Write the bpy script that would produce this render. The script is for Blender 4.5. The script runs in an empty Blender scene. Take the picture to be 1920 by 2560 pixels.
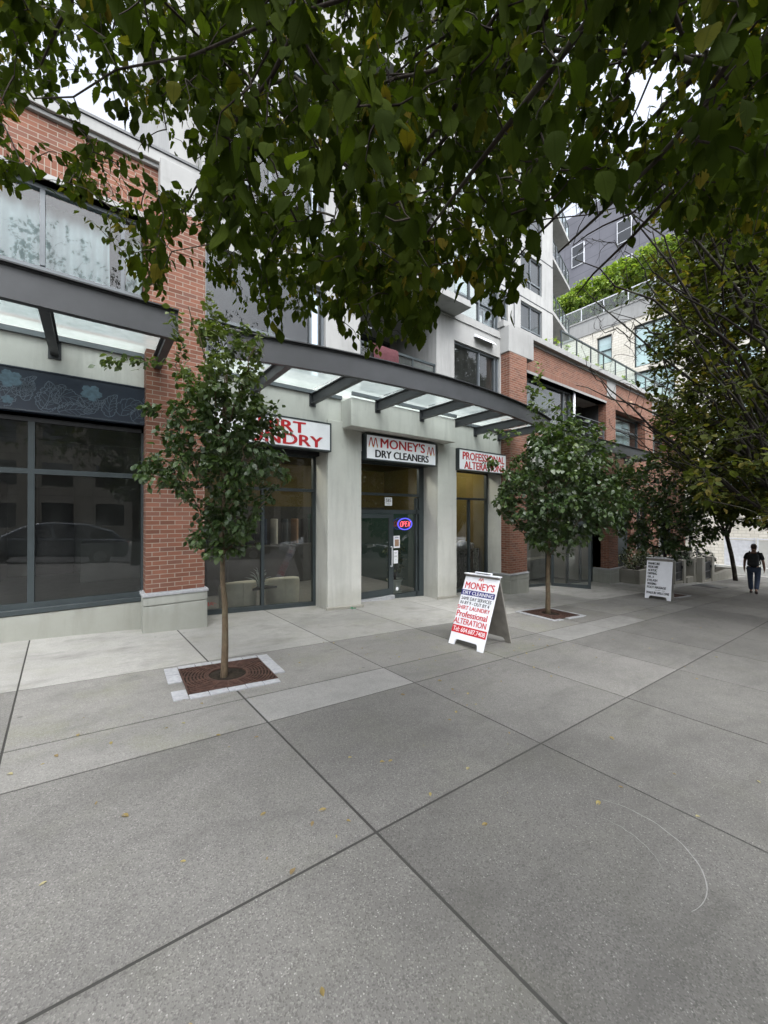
import bpy, bmesh, math, random
import numpy as np
from mathutils import Vector, Matrix, noise as mnoise
R=math.radians
random.seed(7); rng=np.random.default_rng(7)
SC=bpy.context.scene; COL=SC.collection
CAMZ=1.7; YAW=R(37.1)
FW=np.array([math.sin(YAW),math.cos(YAW),0.]); RT=np.array([math.cos(YAW),-math.sin(YAW),0.])
def gz(x):
    x=max(-40.,min(30.,x)); return -.062*x
# ------------------------------------------------------------ materials
def newmat(n):
    m=bpy.data.materials.new(n); m.use_nodes=True; nt=m.node_tree
    for k in list(nt.nodes): nt.nodes.remove(k)
    return m,nt
class NB:
    def __init__(s,nt): s.nt=nt
    def n(s,t,**k):
        o=s.nt.nodes.new(t)
        for a,b in k.items():
            if a=='ins':
                for i,v in b.items():
                    if hasattr(v,'links'): s.nt.links.new(v,o.inputs[i])
                    else: o.inputs[i].default_value=v
            else: setattr(o,a,b)
        return o
    def math(s,op,a,b=0.,c=0.,clamp=False): return s.n('ShaderNodeMath',operation=op,use_clamp=clamp,ins={0:a,1:b,2:c}).outputs[0]
    def noise(s,v,sc,det=3.,rough=.55,dist=0.):
        return s.n('ShaderNodeTexNoise',ins={'Vector':v,'Scale':sc,'Detail':det,'Roughness':rough,'Distortion':dist}).outputs[0]
    def ramp(s,f,st,interp='LINEAR'):
        r=s.n('ShaderNodeValToRGB',ins={0:f}); cr=r.color_ramp; cr.interpolation=interp
        while len(cr.elements)<len(st): cr.elements.new(.5)
        for e,(p,c) in zip(cr.elements,st):
            e.position=p; e.color=(*c,1) if len(c)==3 else c
        return r.outputs[0]
    def mix(s,f,a,b,bt='MIX'):
        o=s.n('ShaderNodeMix',data_type='RGBA',blend_type=bt)
        for i,v in ((0,f),(6,a),(7,b)):
            if hasattr(v,'links'): s.nt.links.new(v,o.inputs[i])
            else: o.inputs[i].default_value=v if not isinstance(v,tuple) or len(v)==4 else (*v,1)
        return o.outputs[2]
    def scale(s,v,x,y,z): return s.n('ShaderNodeMapping',ins={'Vector':v,'Scale':(x,y,z)}).outputs[0]
    def bump(s,h,st=.3,d=.01): return s.n('ShaderNodeBump',ins={'Height':h,'Strength':st,'Distance':d}).outputs[0]
    def out(s,sh): s.n('ShaderNodeOutputMaterial',ins={0:sh})
def g(v): return (v,v,v)
def mp(name,col,rough=.6,metal=0.,spec=.5,var=.12,sc=6.,bump=.0,bsc=60.,emis=None,es=0.):
    m,nt=newmat(name); b=NB(nt); co=b.n('ShaderNodeTexCoord').outputs['Object']
    f=b.noise(co,sc,4.); c1=tuple(x*(1-var) for x in col); c2=tuple(min(1,x*(1+var)) for x in col)
    c=b.ramp(f,[(.3,c1),(.7,c2)])
    r=b.math('MULTIPLY_ADD',b.noise(co,sc*3,3.),.2,rough-.1)
    ins={'Base Color':c,'Roughness':r,'Metallic':metal,'Specular IOR Level':spec}
    if bump: ins['Normal']=b.bump(b.noise(co,bsc,3.),bump,.004)
    if emis: ins['Emission Color']=(*emis,1); ins['Emission Strength']=es
    b.out(b.n('ShaderNodeBsdfPrincipled',ins=ins).outputs[0]); return m
def m_conc(name,c,streak=.0,sc=1.):
    m,nt=newmat(name); b=NB(nt); co=b.n('ShaderNodeNewGeometry').outputs['Position']
    big=b.noise(co,.9*sc,5.,.6); fine=b.noise(co,22.,4.,.6); 
    col=b.ramp(big,[(.3,tuple(x*.86 for x in c)),(.7,tuple(min(1,x*1.08) for x in c))])
    col=b.mix(b.math('MULTIPLY',fine,.25),col,tuple(x*.7 for x in c))
    st=b.noise(b.scale(co,2.6,2.6,.35),1.6,5.,.65,.3)
    col=b.mix(b.math('MULTIPLY',b.ramp(st,[(.48,g(0)),(.70,g(1))]),.42),col,tuple(x*.55 for x in c))
    sp=b.noise(co,5.,2.); col=b.mix(b.math('MULTIPLY',b.ramp(sp,[(.68,g(0)),(.74,g(1))]),.14),col,tuple(x*.5 for x in c))
    # grime creeping up from the pavement
    sep=b.n('ShaderNodeSeparateXYZ',ins={0:co}); hh=b.math('MULTIPLY_ADD',sep.outputs[0],.062,0.); hh=b.math('ADD',hh,sep.outputs[2])
    hh=b.math('MULTIPLY_ADD',b.noise(co,3.,3.),-.5,hh); gr=b.ramp(hh,[(0.,g(1)),(.35,g(0))])
    col=b.mix(b.math('MULTIPLY',gr,.35),col,(c[0]*.45,c[1]*.42,c[2]*.36))
    b.out(b.n('ShaderNodeBsdfPrincipled',ins={'Base Color':col,'Roughness':.85,'Specular IOR Level':.25,'Normal':b.bump(b.noise(co,70.,4.),.25,.004)}).outputs[0]); return m
def m_brick(name,cols,mortar,w=.2,h=.0667,soldier=False,bm=.009):
    m,nt=newmat(name); b=NB(nt); uv=b.n('ShaderNodeUVMap',uv_map='UVMap').outputs[0]
    if soldier: uv=b.n('ShaderNodeMapping',ins={'Vector':uv,'Rotation':(0,0,R(90))}).outputs[0]
    br=b.n('ShaderNodeTexBrick',offset=.5 if not soldier else 0.,ins={'Vector':uv,'Color1':(0,0,0,1),'Color2':(1,1,1,1),'Mortar':(.5,.5,.5,1),'Scale':1.,'Mortar Size':bm*.55,'Mortar Smooth':.15,'Bias':0.,'Brick Width':w,'Row Height':h})
    wp=b.n('ShaderNodeNewGeometry').outputs['Position']
    c=b.ramp(br.outputs[0],[(0.,cols[0]),(.35,cols[1]),(.65,cols[2]),(1.,cols[3])])
    c=b.mix(b.math('MULTIPLY',b.noise(wp,45.,4.,.7),.4),c,tuple(x*.45 for x in cols[1]))
    c=b.mix(b.math('MULTIPLY',b.ramp(b.noise(wp,1.3,4.),[(.35,g(0)),(.8,g(1))]),.35),c,tuple(x*.6 for x in cols[0]))
    mo=b.mix(b.noise(wp,12.,3.),mortar,tuple(x*.6 for x in mortar))
    c=b.mix(br.outputs[1],c,mo)
    hgt=b.math('MULTIPLY_ADD',br.outputs[1],-1.,b.math('MULTIPLY',b.noise(wp,90.,3.),.25))
    b.out(b.n('ShaderNodeBsdfPrincipled',ins={'Base Color':c,'Roughness':.88,'Specular IOR Level':.2,'Normal':b.bump(hgt,.6,.006)}).outputs[0]); return m
def m_pave(name,base,agg=1.,stain=.3,moss=0.):
    m,nt=newmat(name); b=NB(nt); co=b.n('ShaderNodeNewGeometry').outputs['Position']
    rn=b.n('ShaderNodeAttribute',attribute_name='rnd').outputs['Fac']
    c=b.ramp(b.noise(co,.55,6.,.62),[(.3,tuple(x*.84 for x in base)),(.72,tuple(x*1.12 for x in base))])
    md=b.noise(co,7.,5.,.7); c=b.mix(b.math('MULTIPLY',b.ramp(md,[(.42,g(0)),(.75,g(1))]),.38),c,tuple(x*.62 for x in base))
    # aggregate speckle
    v1=b.n('ShaderNodeTexVoronoi',ins={'Vector':co,'Scale':170.}); v2=b.n('ShaderNodeTexVoronoi',ins={'Vector':co,'Scale':105.})
    s1=b.n('ShaderNodeSeparateColor',ins={0:v1.outputs['Color']}).outputs[0]; s2=b.n('ShaderNodeSeparateColor',ins={0:v2.outputs['Color']}).outputs[1]
    c=b.mix(b.math('MULTIPLY',b.ramp(s1,[(.80,g(0)),(.84,g(1))]),.38*agg),c,tuple(x*.4 for x in base))
    c=b.mix(b.math('MULTIPLY',b.ramp(s1,[(.12,g(1)),(.16,g(0))]),.34*agg),c,tuple(min(.8,x*1.6) for x in base))
    near=b.ramp(v2.outputs['Distance'],[(.30,g(1)),(.38,g(0))])
    c=b.mix(b.math('MULTIPLY',b.math('MULTIPLY',b.ramp(s2,[(.93,g(0)),(.95,g(1))]),near),.30*agg),c,(.45,.44,.41))
    pt=b.noise(co,.28,4.,.6,.5); c=b.mix(1.,c,b.ramp(pt,[(.3,g(.80)),(.5,g(1.)),(.7,g(1.12))]),'MULTIPLY')
    cr=b.noise(co,2.2,8.,.75,1.2); crk=b.ramp(b.math('ABSOLUTE',b.math('SUBTRACT',cr,.5)),[(.0,g(1)),(.006,g(0))]); c=b.mix(b.math('MULTIPLY',b.math('MULTIPLY',crk,b.ramp(b.noise(co,.8,2.),[(.55,g(0)),(.65,g(1))])),.35),c,tuple(x*.4 for x in base))
    # stains, gum spots, traffic film
    st=b.noise(b.scale(co,1.,2.4,1.),1.1,6.,.7,.4); c=b.mix(b.math('MULTIPLY',b.ramp(st,[(.5,g(0)),(.7,g(1))]),stain),c,tuple(x*.55 for x in base))
    gm=b.n('ShaderNodeTexVoronoi',ins={'Vector':co,'Scale':2.6}); gs=b.n('ShaderNodeSeparateColor',ins={0:gm.outputs['Color']})
    gum=b.math('MULTIPLY',b.ramp(gm.outputs['Distance'],[(.035,g(1)),(.06,g(0))]),b.ramp(gs.outputs[0],[(.55,g(0)),(.6,g(1))]))
    c=b.mix(b.math('MULTIPLY',gum,.55),c,tuple(x*.35 for x in base))
    if moss: c=b.mix(b.math('MULTIPLY',b.ramp(b.noise(co,1.7,5.,.7),[(.5,g(0)),(.75,g(1))]),moss),c,(.16,.17,.08))
    c=b.mix(1.,c,b.ramp(rn,[(0.,g(.86)),(1.,g(1.1))]),'MULTIPLY')
    h=b.math('ADD',b.math('MULTIPLY',v1.outputs['Distance'],.6),b.noise(co,160.,3.))
    b.out(b.n('ShaderNodeBsdfPrincipled',ins={'Base Color':c,'Roughness':.82,'Specular IOR Level':.3,'Normal':b.bump(h,.35*max(agg,.4),.0025)}).outputs[0]); return m
def m_glass(name,tint=(.9,.95,.93),ior=1.7,dirt=.02):
    m,nt=newmat(name); b=NB(nt); co=b.n('ShaderNodeNewGeometry').outputs['Position']
    nrm=b.bump(b.noise(co,.9,2.),.06,.02)
    fr=b.n('ShaderNodeFresnel',ins={'IOR':ior,'Normal':nrm}).outputs[0]
    tr=b.n('ShaderNodeBsdfTransparent',ins={0:(*tint,1)}).outputs[0]; gl=b.n('ShaderNodeBsdfGlossy',ins={'Color':(1,1,1,1),'Roughness':.0,'Normal':nrm}).outputs[0]
    sh=b.n('ShaderNodeMixShader',ins={0:fr,1:tr,2:gl}).outputs[0]
    df=b.n('ShaderNodeBsdfDiffuse',ins={0:(.5,.52,.5,1)}).outputs[0]
    d=b.math('MULTIPLY',b.ramp(b.noise(b.scale(co,1,1,.4),3.,5.,.7),[(.4,g(.2)),(.75,g(1))]),dirt)
    b.out(b.n('ShaderNodeMixShader',ins={0:d,1:sh,2:df}).outputs[0]); return m
def m_frost(name):
    m,nt=newmat(name); b=NB(nt); co=b.n('ShaderNodeNewGeometry').outputs['Position']
    tr=b.n('ShaderNodeBsdfTransparent',ins={0:(.86,.93,.9,1)}).outputs[0]
    f=b.noise(co,2.,5.,.7); c=b.ramp(f,[(.35,(.34,.39,.375)),(.7,(.46,.51,.49))])
    tl=b.n('ShaderNodeBsdfTranslucent',ins={0:c}).outputs[0]; df=b.n('ShaderNodeBsdfDiffuse',ins={0:c}).outputs[0]
    w=b.n('ShaderNodeMixShader',ins={0:.25,1:tl,2:df}).outputs[0]
    b.out(b.n('ShaderNodeMixShader',ins={0:.55,1:tr,2:w}).outputs[0]); return m
def m_leaf(name,cols,trans=.3,rough=.42,spec=.4,tl=None):
    m,nt=newmat(name); b=NB(nt)
    rn=b.n('ShaderNodeAttribute',attribute_name='rnd').outputs['Fac']
    uv=b.n('ShaderNodeUVMap',uv_map='UVMap').outputs[0]; s=b.n('ShaderNodeSeparateXYZ',ins={0:uv})
    au=b.math('ABSOLUTE',s.outputs[0]); mid=b.ramp(au,[(.015,g(1)),(.06,g(0))])
    ph=b.math('MULTIPLY_ADD',au,-.55,s.outputs[1]); ph=b.math('FRACT',b.math('MULTIPLY',ph,10.)); 
    vein=b.ramp(b.math('ABSOLUTE',b.math('SUBTRACT',ph,.5)),[(.0,g(1)),(.11,g(0))])
    vv=b.math('MAXIMUM',mid,b.math('MULTIPLY',vein,.55))
    c=b.ramp(rn,[(i/(len(cols)-1) if len(cols)>1 else 0,k) for i,k in enumerate(cols)])
    c=b.mix(b.math('MULTIPLY',vv,.30),c,tuple(x*.45 for x in cols[1]))
    wp=b.n('ShaderNodeNewGeometry').outputs['Position']
    c=b.mix(b.math('MULTIPLY',b.noise(wp,38.,3.),.35),c,tuple(x*.55 for x in cols[0]))
    p=b.n('ShaderNodeBsdfPrincipled',ins={'Base Color':c,'Roughness':rough,'Specular IOR Level':spec,'Normal':b.bump(vv,.35,.002)}).outputs[0]
    tc=b.mix(1.,c,(1.25,1.35,.55),'MULTIPLY')
    t=b.n('ShaderNodeBsdfTranslucent',ins={0:tc}).outputs[0]
    b.out(b.n('ShaderNodeMixShader',ins={0:trans,1:p,2:t}).outputs[0]); return m
def m_bark(name,c):
    m,nt=newmat(name); b=NB(nt); co=b.n('ShaderNodeTexCoord').outputs['Object']
    f=b.noise(b.scale(co,1,1,.25),38.,5.,.7,.4); col=b.ramp(f,[(.3,tuple(x*.5 for x in c)),(.7,tuple(x*1.4 for x in c))])
    col=b.mix(b.math('MULTIPLY',b.ramp(b.noise(co,5.,3.),[(.5,g(0)),(.7,g(1))]),.4),col,(.13,.14,.09))
    b.out(b.n('ShaderNodeBsdfPrincipled',ins={'Base Color':col,'Roughness':.9,'Specular IOR Level':.2,'Normal':b.bump(f,.6,.006)}).outputs[0]); return m
def m_panel(name,c,sx,sz,lw=.02,dark=.5,axis=0):
    m,nt=newmat(name); b=NB(nt); co=b.n('ShaderNodeNewGeometry').outputs['Position']; s=b.n('ShaderNodeSeparateXYZ',ins={0:co})
    def ln(v,p):
        f=b.math('FRACT',b.math('DIVIDE',v,p)); return b.math('LESS_THAN',f,lw/p)
    l=b.math('MAXIMUM',ln(s.outputs[axis],sx),ln(s.outputs[2],sz))
    col=b.ramp(b.noise(co,.5,4.),[(.3,tuple(x*.88 for x in c)),(.7,tuple(x*1.08 for x in c))]); col=b.mix(l,col,tuple(x*dark for x in c))
    b.out(b.n('ShaderNodeBsdfPrincipled',ins={'Base Color':col,'Roughness':.7}).outputs[0]); return m
def m_fabric(name,c,c2,sc=14.):
    m,nt=newmat(name); b=NB(nt); co=b.n('ShaderNodeTexCoord').outputs['Object']
    f=b.noise(b.scale(co,1,1,.5),sc,6.,.8,.6); col=b.ramp(f,[(.42,c),(.5,c2),(.56,c),(.66,c2)])
    b.out(b.n('ShaderNodeBsdfPrincipled',ins={'Base Color':col,'Roughness':.95,'Specular IOR Level':.1}).outputs[0]); return m
M={}
M['conc']=m_conc('facade_concrete',(.555,.555,.515)); M['conc2']=m_conc('upper_concrete',(.335,.335,.325)); M['plinth']=m_conc('plinth_concrete',(.36,.37,.335)); M['conc3']=m_conc('planter_concrete',(.34,.33,.29))
BC=[(.145,.066,.045),(.225,.096,.063),(.275,.125,.084),(.17,.086,.066)]
M['brick']=m_brick('red_brick',BC,(.35,.30,.245)); M['soldier']=m_brick('red_brick_soldier',BC,(.35,.30,.245),soldier=True)
M['cbrick']=m_brick('cream_brick',[(.70,.66,.57),(.76,.72,.63),(.79,.75,.67),(.68,.64,.55)],(.5,.46,.38),w=.4,h=.2,bm=.02)
M['steel']=mp('charcoal_steel',(.050,.053,.057),.45,.0,.5,.15,3.,.1); M['steel2']=mp('dark_flashing',(.022,.023,.025),.5)
M['frame']=mp('window_frame_paint',(.035,.045,.048),.4,.0,.5,.12,4.); M['frame2']=mp('grey_window_frame',(.10,.115,.125),.4)
M['black']=mp('black_panel',(.008,.009,.010),.5); M['glass']=m_glass('shop_glass',(.90,.94,.92),1.78,.03); M['gtint']=m_glass('upper_glass',(.84,.94,.94),1.6,.05)
M['rail_glass']=m_glass('rail_glass',(.82,.92,.90),1.5,.12); M['frost']=m_frost('canopy_glass')
M['agg']=m_pave('aggregate_paving',(.132,.127,.117),1.25,.5,.05); M['agg2']=m_pave('aggregate_paving_falloff',(.156,.150,.139),1.2,.5,.08); M['cream']=m_pave('light_paving',(.300,.293,.272),.55,.75,.22); M['mid']=m_pave('weathered_paving',(.190,.184,.170),1.,.65,.28); M['new']=m_pave('newer_paving',(.245,.240,.226),.7,.4)  # agg2 paints vignette falloff into the paving as a lighter copy of agg
M['joint']=mp('joint_dirt',(.035,.034,.030),.95); M['asphalt']=m_pave('asphalt',(.055,.055,.056),.8,.2)
M['rust']=mp('rusted_iron',(.075,.040,.030),.75,.3,.4,.35,16.,.4); M['soil']=mp('dark_soil',(.022,.017,.012),.95,0,.2,.5,30.,.8,40.)
M['granite']=mp('granite_paver',(.33,.335,.345),.8,0,.3,.14,25.,.2,120.)
M['bark']=m_bark('young_bark',(.115,.085,.055)); M['bark2']=m_bark('dark_bark',(.020,.016,.014)); M['twig']=m_bark('twig_bark',(.030,.023,.018))
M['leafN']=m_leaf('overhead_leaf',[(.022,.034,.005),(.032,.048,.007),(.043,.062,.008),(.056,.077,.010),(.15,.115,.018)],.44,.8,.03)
M['leafY']=m_leaf('young_tree_leaf',[(.032,.060,.018),(.050,.088,.025),(.075,.120,.030),(.15,.20,.04)],.30,.34,.6)
M['leafH']=m_leaf('hornbeam_leaf',[(.034,.046,.010),(.050,.064,.013),(.080,.092,.018),(.17,.125,.025)],.42,.6,.15)
M['leafT']=m_leaf('terrace_leaf',[(.11,.18,.035),(.19,.28,.05),(.28,.37,.07),(.36,.42,.09)],.35,.5,.3)
M['leafD']=m_leaf('hedge_leaf',[(.012,.028,.012),(.018,.040,.016),(.026,.052,.02),(.05,.075,.03)],.12,.4,.4)
M['leafV']=m_leaf('variegated_leaf',[(.03,.05,.02),(.06,.08,.03),(.22,.24,.13),(.35,.36,.22)],.15,.4,.4)
M['fall']=m_leaf('fallen_leaf',[(.20,.15,.06),(.30,.25,.10),(.16,.10,.05),(.30,.27,.15)],.1,.6,.2)
M['white']=mp('white_board',(.76,.77,.80),.45,0,.4,.05); M['signw']=mp('sign_face',(.80,.81,.84),.3,0,.5,.03,emis=(.9,.93,1.),es=.10)
M['red']=mp('red_letters',(.52,.018,.025),.4,var=.03); M['blk']=mp('black_letters',(.012,.012,.014),.4); M['blue']=mp('navy_letters',(.025,.025,.16),.4); M['gold']=mp('gold_letters',(.55,.36,.05),.4); M['wlet']=mp('white_letters',(.78,.78,.80),.4,var=.02)
M['navy']=mp('navy_sign',(.013,.020,.033),.35); M['line']=mp('pale_line',(.085,.11,.14),.5); M['backb']=mp('dirty_shaded_board_back',(.23,.215,.19),.6,var=.2); M['flower']=mp('pale_blue_flower',(.05,.09,.12),.5,var=.3,sc=20.)
M['curtain']=mp('white_curtain',(.78,.82,.82),.9,0,.1,.04); M['leather']=mp('cream_leather',(.74,.71,.58),.45,0,.5,.08,8.,.3,18.)
M['wallw']=mp('interior_wall',(.50,.50,.47),.9,0,.2,.05); M['wally']=mp('interior_yellow',(.125,.092,.024),.9,0,.2,.08); M['wallg']=mp('interior_green',(.022,.055,.042),.9,0,.2,.08); M['floor']=mp('interior_floor',(.20,.20,.19),.5,0,.4,.1); M['wallk']=mp('vacant_wall',(.22,.225,.215),.9,0,.2,.15,1.5); M['dark']=mp('interior_dark',(.045,.045,.045),.9)
M['curt2']=m_fabric('patterned_curtain',(.12,.115,.10),(.55,.55,.5)); M['rug']=m_fabric('woven_rug',(.05,.015,.02),(.12,.055,.06),60.)
M['pot']=mp('celadon_pot',(.42,.50,.47),.3); M['skin']=mp('skin',(.25,.14,.10),.6,var=.05); M['hair']=mp('brown_hair',(.045,.024,.015),.7); M['shirt']=mp('black_shirt',(.010,.010,.012),.9); M['jeans']=mp('blue_jeans',(.05,.065,.10),.9,0,.1,.2,20.); M['pack']=mp('black_backpack',(.018,.019,.021),.7,0,.3,.2); M['shoe']=mp('dark_shoe',(.05,.035,.03),.6)
M['carG']=mp('grey_car_paint',(.12,.125,.13),.22,.4,.6,.03); M['carW']=mp('pale_car_paint',(.50,.53,.54),.22,.2,.6,.03); M['carB']=mp('blue_car_paint',(.10,.12,.14),.22,.3,.6,.03); M['tyre']=mp('tyre_rubber',(.015,.015,.016),.85); M['rim']=mp('alloy_rim',(.45,.46,.47),.3,.9); M['carglass']=mp('car_glass',(.01,.012,.014),.06,0,.9,.02)
M['tan']=m_panel('far_facade',(.36,.32,.26),3.2,3.,.08,.6); M['tower']=m_panel('tower_panels',(.13,.13,.15),4.8,1.55,.06,.55,1); M['metalw']=mp('pale_painted_steel',(.62,.63,.66),.5)
M['chalk']=mp('chalk_scuff',(.20,.196,.187),.9); M['green']=mp('green_litter',(.02,.16,.07),.5); M['vent']=mp('copper_vent',(.30,.19,.12),.6); M['lamp']=mp('opal_lamp',(.6,.6,.57),.4)
def m_neon(n,c,s):
    m,nt=newmat(n); b=NB(nt); b.out(b.n('ShaderNodeEmission',ins={0:(*c,1),1:s}).outputs[0]); return m
M['neonr']=m_neon('neon_red',(1.,.12,.16),2.0); M['neonb']=m_neon('neon_blue',(.12,.12,1.),1.6); M['added_fill']=m_neon('added_fill_glow',(1.,.95,.85),150.); M['light']=m_neon('ceiling_light_glow',(1.,.93,.8),34.)
# ------------------------------------------------------------ objects
def tag(o,label=None,cat=None,group=None,kind=None):
    if label: o['label']=label
    if cat: o['category']=cat
    if group: o['group']=group
    if kind: o['kind']=kind
    return o
def empty(name,loc=(0,0,0),rz=0.,label=None,cat=None,group=None):
    o=bpy.data.objects.new(name,None); COL.objects.link(o); o.location=loc; o.rotation_euler=(0,0,rz); o.empty_display_size=.2
    return tag(o,label,cat,group)
def link(name,me,mat=None,parent=None,loc=(0,0,0)):
    if mat is not None:
        for m in (mat if isinstance(mat,(list,tuple)) else [mat]): me.materials.append(m)
    o=bpy.data.objects.new(name,me); COL.objects.link(o); o.location=loc
    if parent is not None: o.parent=parent
    return o
def copy_tree(o,parent=None):
    c=o.copy(); COL.objects.link(c); c.parent=parent
    for ch in o.children: copy_tree(ch,c)
    return c
class MB:
    def __init__(s): s.v=[]; s.f=[]; s.mi=[]; s.smooth=False
    def add(s,vs,fs,mi=0):
        n=len(s.v); s.v+= [tuple(p) for p in vs]; s.f+=[tuple(i+n for i in f) for f in fs]; s.mi+=[mi]*len(fs); return s
    def box(s,x0,x1,y0,y1,z0,z1,mi=0):
        return s.add([(x0,y0,z0),(x1,y0,z0),(x1,y1,z0),(x0,y1,z0),(x0,y0,z1),(x1,y0,z1),(x1,y1,z1),(x0,y1,z1)],[(0,3,2,1),(4,5,6,7),(0,1,5,4),(1,2,6,5),(2,3,7,6),(3,0,4,7)],mi)
    def prism(s,poly,a,b,axis='z',mi=0):
        n=len(poly)
        def P(p,t): return {'z':(p[0],p[1],t),'y':(p[0],t,p[1]),'x':(t,p[0],p[1])}[axis]
        vs=[P(p,a) for p in poly]+[P(p,b) for p in poly]
        return s.add(vs,[tuple(range(n-1,-1,-1)),tuple(range(n,2*n))]+[(i,(i+1)%n,n+(i+1)%n,n+i) for i in range(n)],mi)
    def tube(s,pts,r,sides=8,cap=True,mi=0):
        pts=[Vector(p) for p in pts]; rs=r if hasattr(r,'__len__') else [r]*len(pts); n0=len(s.v); vs=[];fs=[]
        up=Vector((0,0,1)); prev=None
        for i,p in enumerate(pts):
            d=(pts[min(i+1,len(pts)-1)]-pts[max(i-1,0)]); d=d.normalized() if d.length>1e-9 else Vector((0,0,1))
            if prev is None:
                a=d.cross(up); a=d.cross(Vector((1,0,0))) if a.length<.1 else a; a.normalize()
            else:
                a=prev-d*prev.dot(d); a=a.normalized() if a.length>1e-6 else d.orthogonal().normalized()
            prev=a; b=d.cross(a)
            for k in range(sides):
                t=2*math.pi*k/sides; vs.append(p+(a*math.cos(t)+b*math.sin(t))*rs[i])
        for i in range(len(pts)-1):
            for k in range(sides):
                q=(k+1)%sides; fs.append((i*sides+k,i*sides+q,(i+1)*sides+q,(i+1)*sides+k))
        if cap: fs.append(tuple(range(sides-1,-1,-1))); fs.append(tuple((len(pts)-1)*sides+k for k in range(sides)))
        return s.add(vs,fs,mi)
    def lathe(s,prof,cx=0,cy=0,cz=0,n=24,a0=0,a1=2*math.pi,mi=0):
        full=abs(a1-a0-2*math.pi)<1e-6; m=n if full else n+1; vs=[];fs=[]
        for (r,z) in prof:
            for k in range(m):
                t=a0+(a1-a0)*k/n; vs.append((cx+r*math.cos(t),cy+r*math.sin(t),cz+z))
        for i in range(len(prof)-1):
            for k in range(n):
                q=(k+1)%m; fs.append((i*m+k,i*m+q,(i+1)*m+q,(i+1)*m+k))
        return s.add(vs,fs,mi)
    def mesh(s,name='m'):
        me=bpy.data.meshes.new(name); me.from_pydata([tuple(v) for v in s.v],[],s.f); me.polygons.foreach_set('material_index',s.mi); me.update()
        uvl=me.uv_layers.new(name='UVMap').data
        for p in me.polygons:
            nx,ny,nz=(abs(c) for c in p.normal)
            for li in p.loop_indices:
                c=me.vertices[me.loops[li].vertex_index].co
                uvl[li].uv=(c.x,c.y) if nz>nx and nz>ny else ((c.y,c.z) if nx>ny else (c.x,c.z))
        if s.smooth: me.polygons.foreach_set('use_smooth',[True]*len(me.polygons))
        return me
    def build(s,name,mat,parent=None,bevel=0.,loc=(0,0,0)):
        o=link(name,s.mesh(name),mat,parent,loc)
        if bevel:
            b=o.modifiers.new('bevel','BEVEL'); b.width=bevel; b.segments=2; b.limit_method='ANGLE'; b.angle_limit=R(40)
        return o
def cells(m,x0,x1,z0,z1,y0,y1,ops,mi=0):
    xs=sorted({x0,x1,*[min(max(v,x0),x1) for o in ops for v in o[:2]]}); zs=sorted({z0,z1,*[min(max(v,z0),z1) for o in ops for v in o[2:4]]})
    inside=lambda x,z: any(o[0]<x<o[1] and o[2]<z<o[3] for o in ops)
    for a,b in zip(xs,xs[1:]):
        st=None
        for c,d in zip(zs,zs[1:]):
            if inside((a+b)/2,(c+d)/2):
                if st is not None: m.box(a,b,y0,y1,st,c,mi); st=None
            elif st is None: st=c
        if st is not None: m.box(a,b,y0,y1,st,zs[-1],mi)
    return m
def text(s,w,h,mat,parent,origin,ux,uy,bold_=.0,name='lettering',shear=0.,depth=.004,stroke=None):
    cu=bpy.data.curves.new(name,'FONT'); cu.body=s; cu.size=1.; cu.offset=0.; cu.shear=shear; cu.resolution_u=3
    o=bpy.data.objects.new('t',cu); COL.objects.link(o); dg=bpy.context.evaluated_depsgraph_get(); me=bpy.data.meshes.new_from_object(o.evaluated_get(dg)); bpy.data.objects.remove(o)
    v=np.empty(len(me.vertices)*3); me.vertices.foreach_get('co',v); v=v.reshape(-1,3)
    mn=v.min(0); mx=v.max(0); v=(v-mn); v[:,0]*=w/(mx[0]-mn[0]); v[:,1]*=h/(mx[1]-mn[1])
    ux=np.array(ux,float);uy=np.array(uy,float); n=np.cross(ux,uy)
    P=np.array(origin)+v[:,:1]*ux+v[:,1:2]*uy+n*depth
    me.vertices.foreach_set('co',P.ravel()); me.update()
    if bold_>0:
        bm=bmesh.new(); bm.from_mesh(me); g0=bm.verts[:]+bm.edges[:]+bm.faces[:]
        for j,(dx,dy) in enumerate(((1,0),(-1,0),(.5,.35),(-.5,-.35))):
            d=bmesh.ops.duplicate(bm,geom=g0); vv=[e for e in d['geom'] if isinstance(e,bmesh.types.BMVert)]; q=(bold_*.9)*h; bmesh.ops.translate(bm,verts=vv,vec=Vector(tuple(ux*dx*q+uy*dy*q+n*.00025*(j+1))))
        bm.to_mesh(me); bm.free()
    if not me.uv_layers: me.uv_layers.new(name='UVMap')
    return link(name,me,mat,parent)
# ------------------------------------------------------------ leaves and trees
def leaf_tpl(n,serr,wid=.56):
    vs=[];uv=[];f=[]
    for i in range(n+1):
        v=i/n; w=wid*.5*(1.08*max(0.,math.sin(math.pi*v**.92))**.92*(1-.30*v**4) if 0<v<1 else 0.)
        if serr and 0<i<n: w*=1.06 if i%2 else .93
        z=-.10*v*v+.05*math.sin(v*5); cv=-.02+.22*w*w*4
        vs+= [(-w,v,z+w*.16+.02*math.sin(v*9)),(0,v,z-.0),(w,v,z+w*.16+.02*math.sin(v*7+1))]; uv+=[(-w/wid*2*.5,v),(0,v),(w/wid*2*.5,v)]
    for i in range(n):
        a=i*3; f+=[(a,a+1,a+4,a+3),(a+1,a+2,a+5,a+4)]
    return np.array(vs),np.array(uv),np.array(f)
TPL_H=leaf_tpl(16,True); TPL_M=leaf_tpl(6,False,.6); TPL_L=leaf_tpl(3,False,.62)
def norm(a): return a/np.maximum(np.linalg.norm(a,axis=-1,keepdims=True),1e-9)
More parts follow.
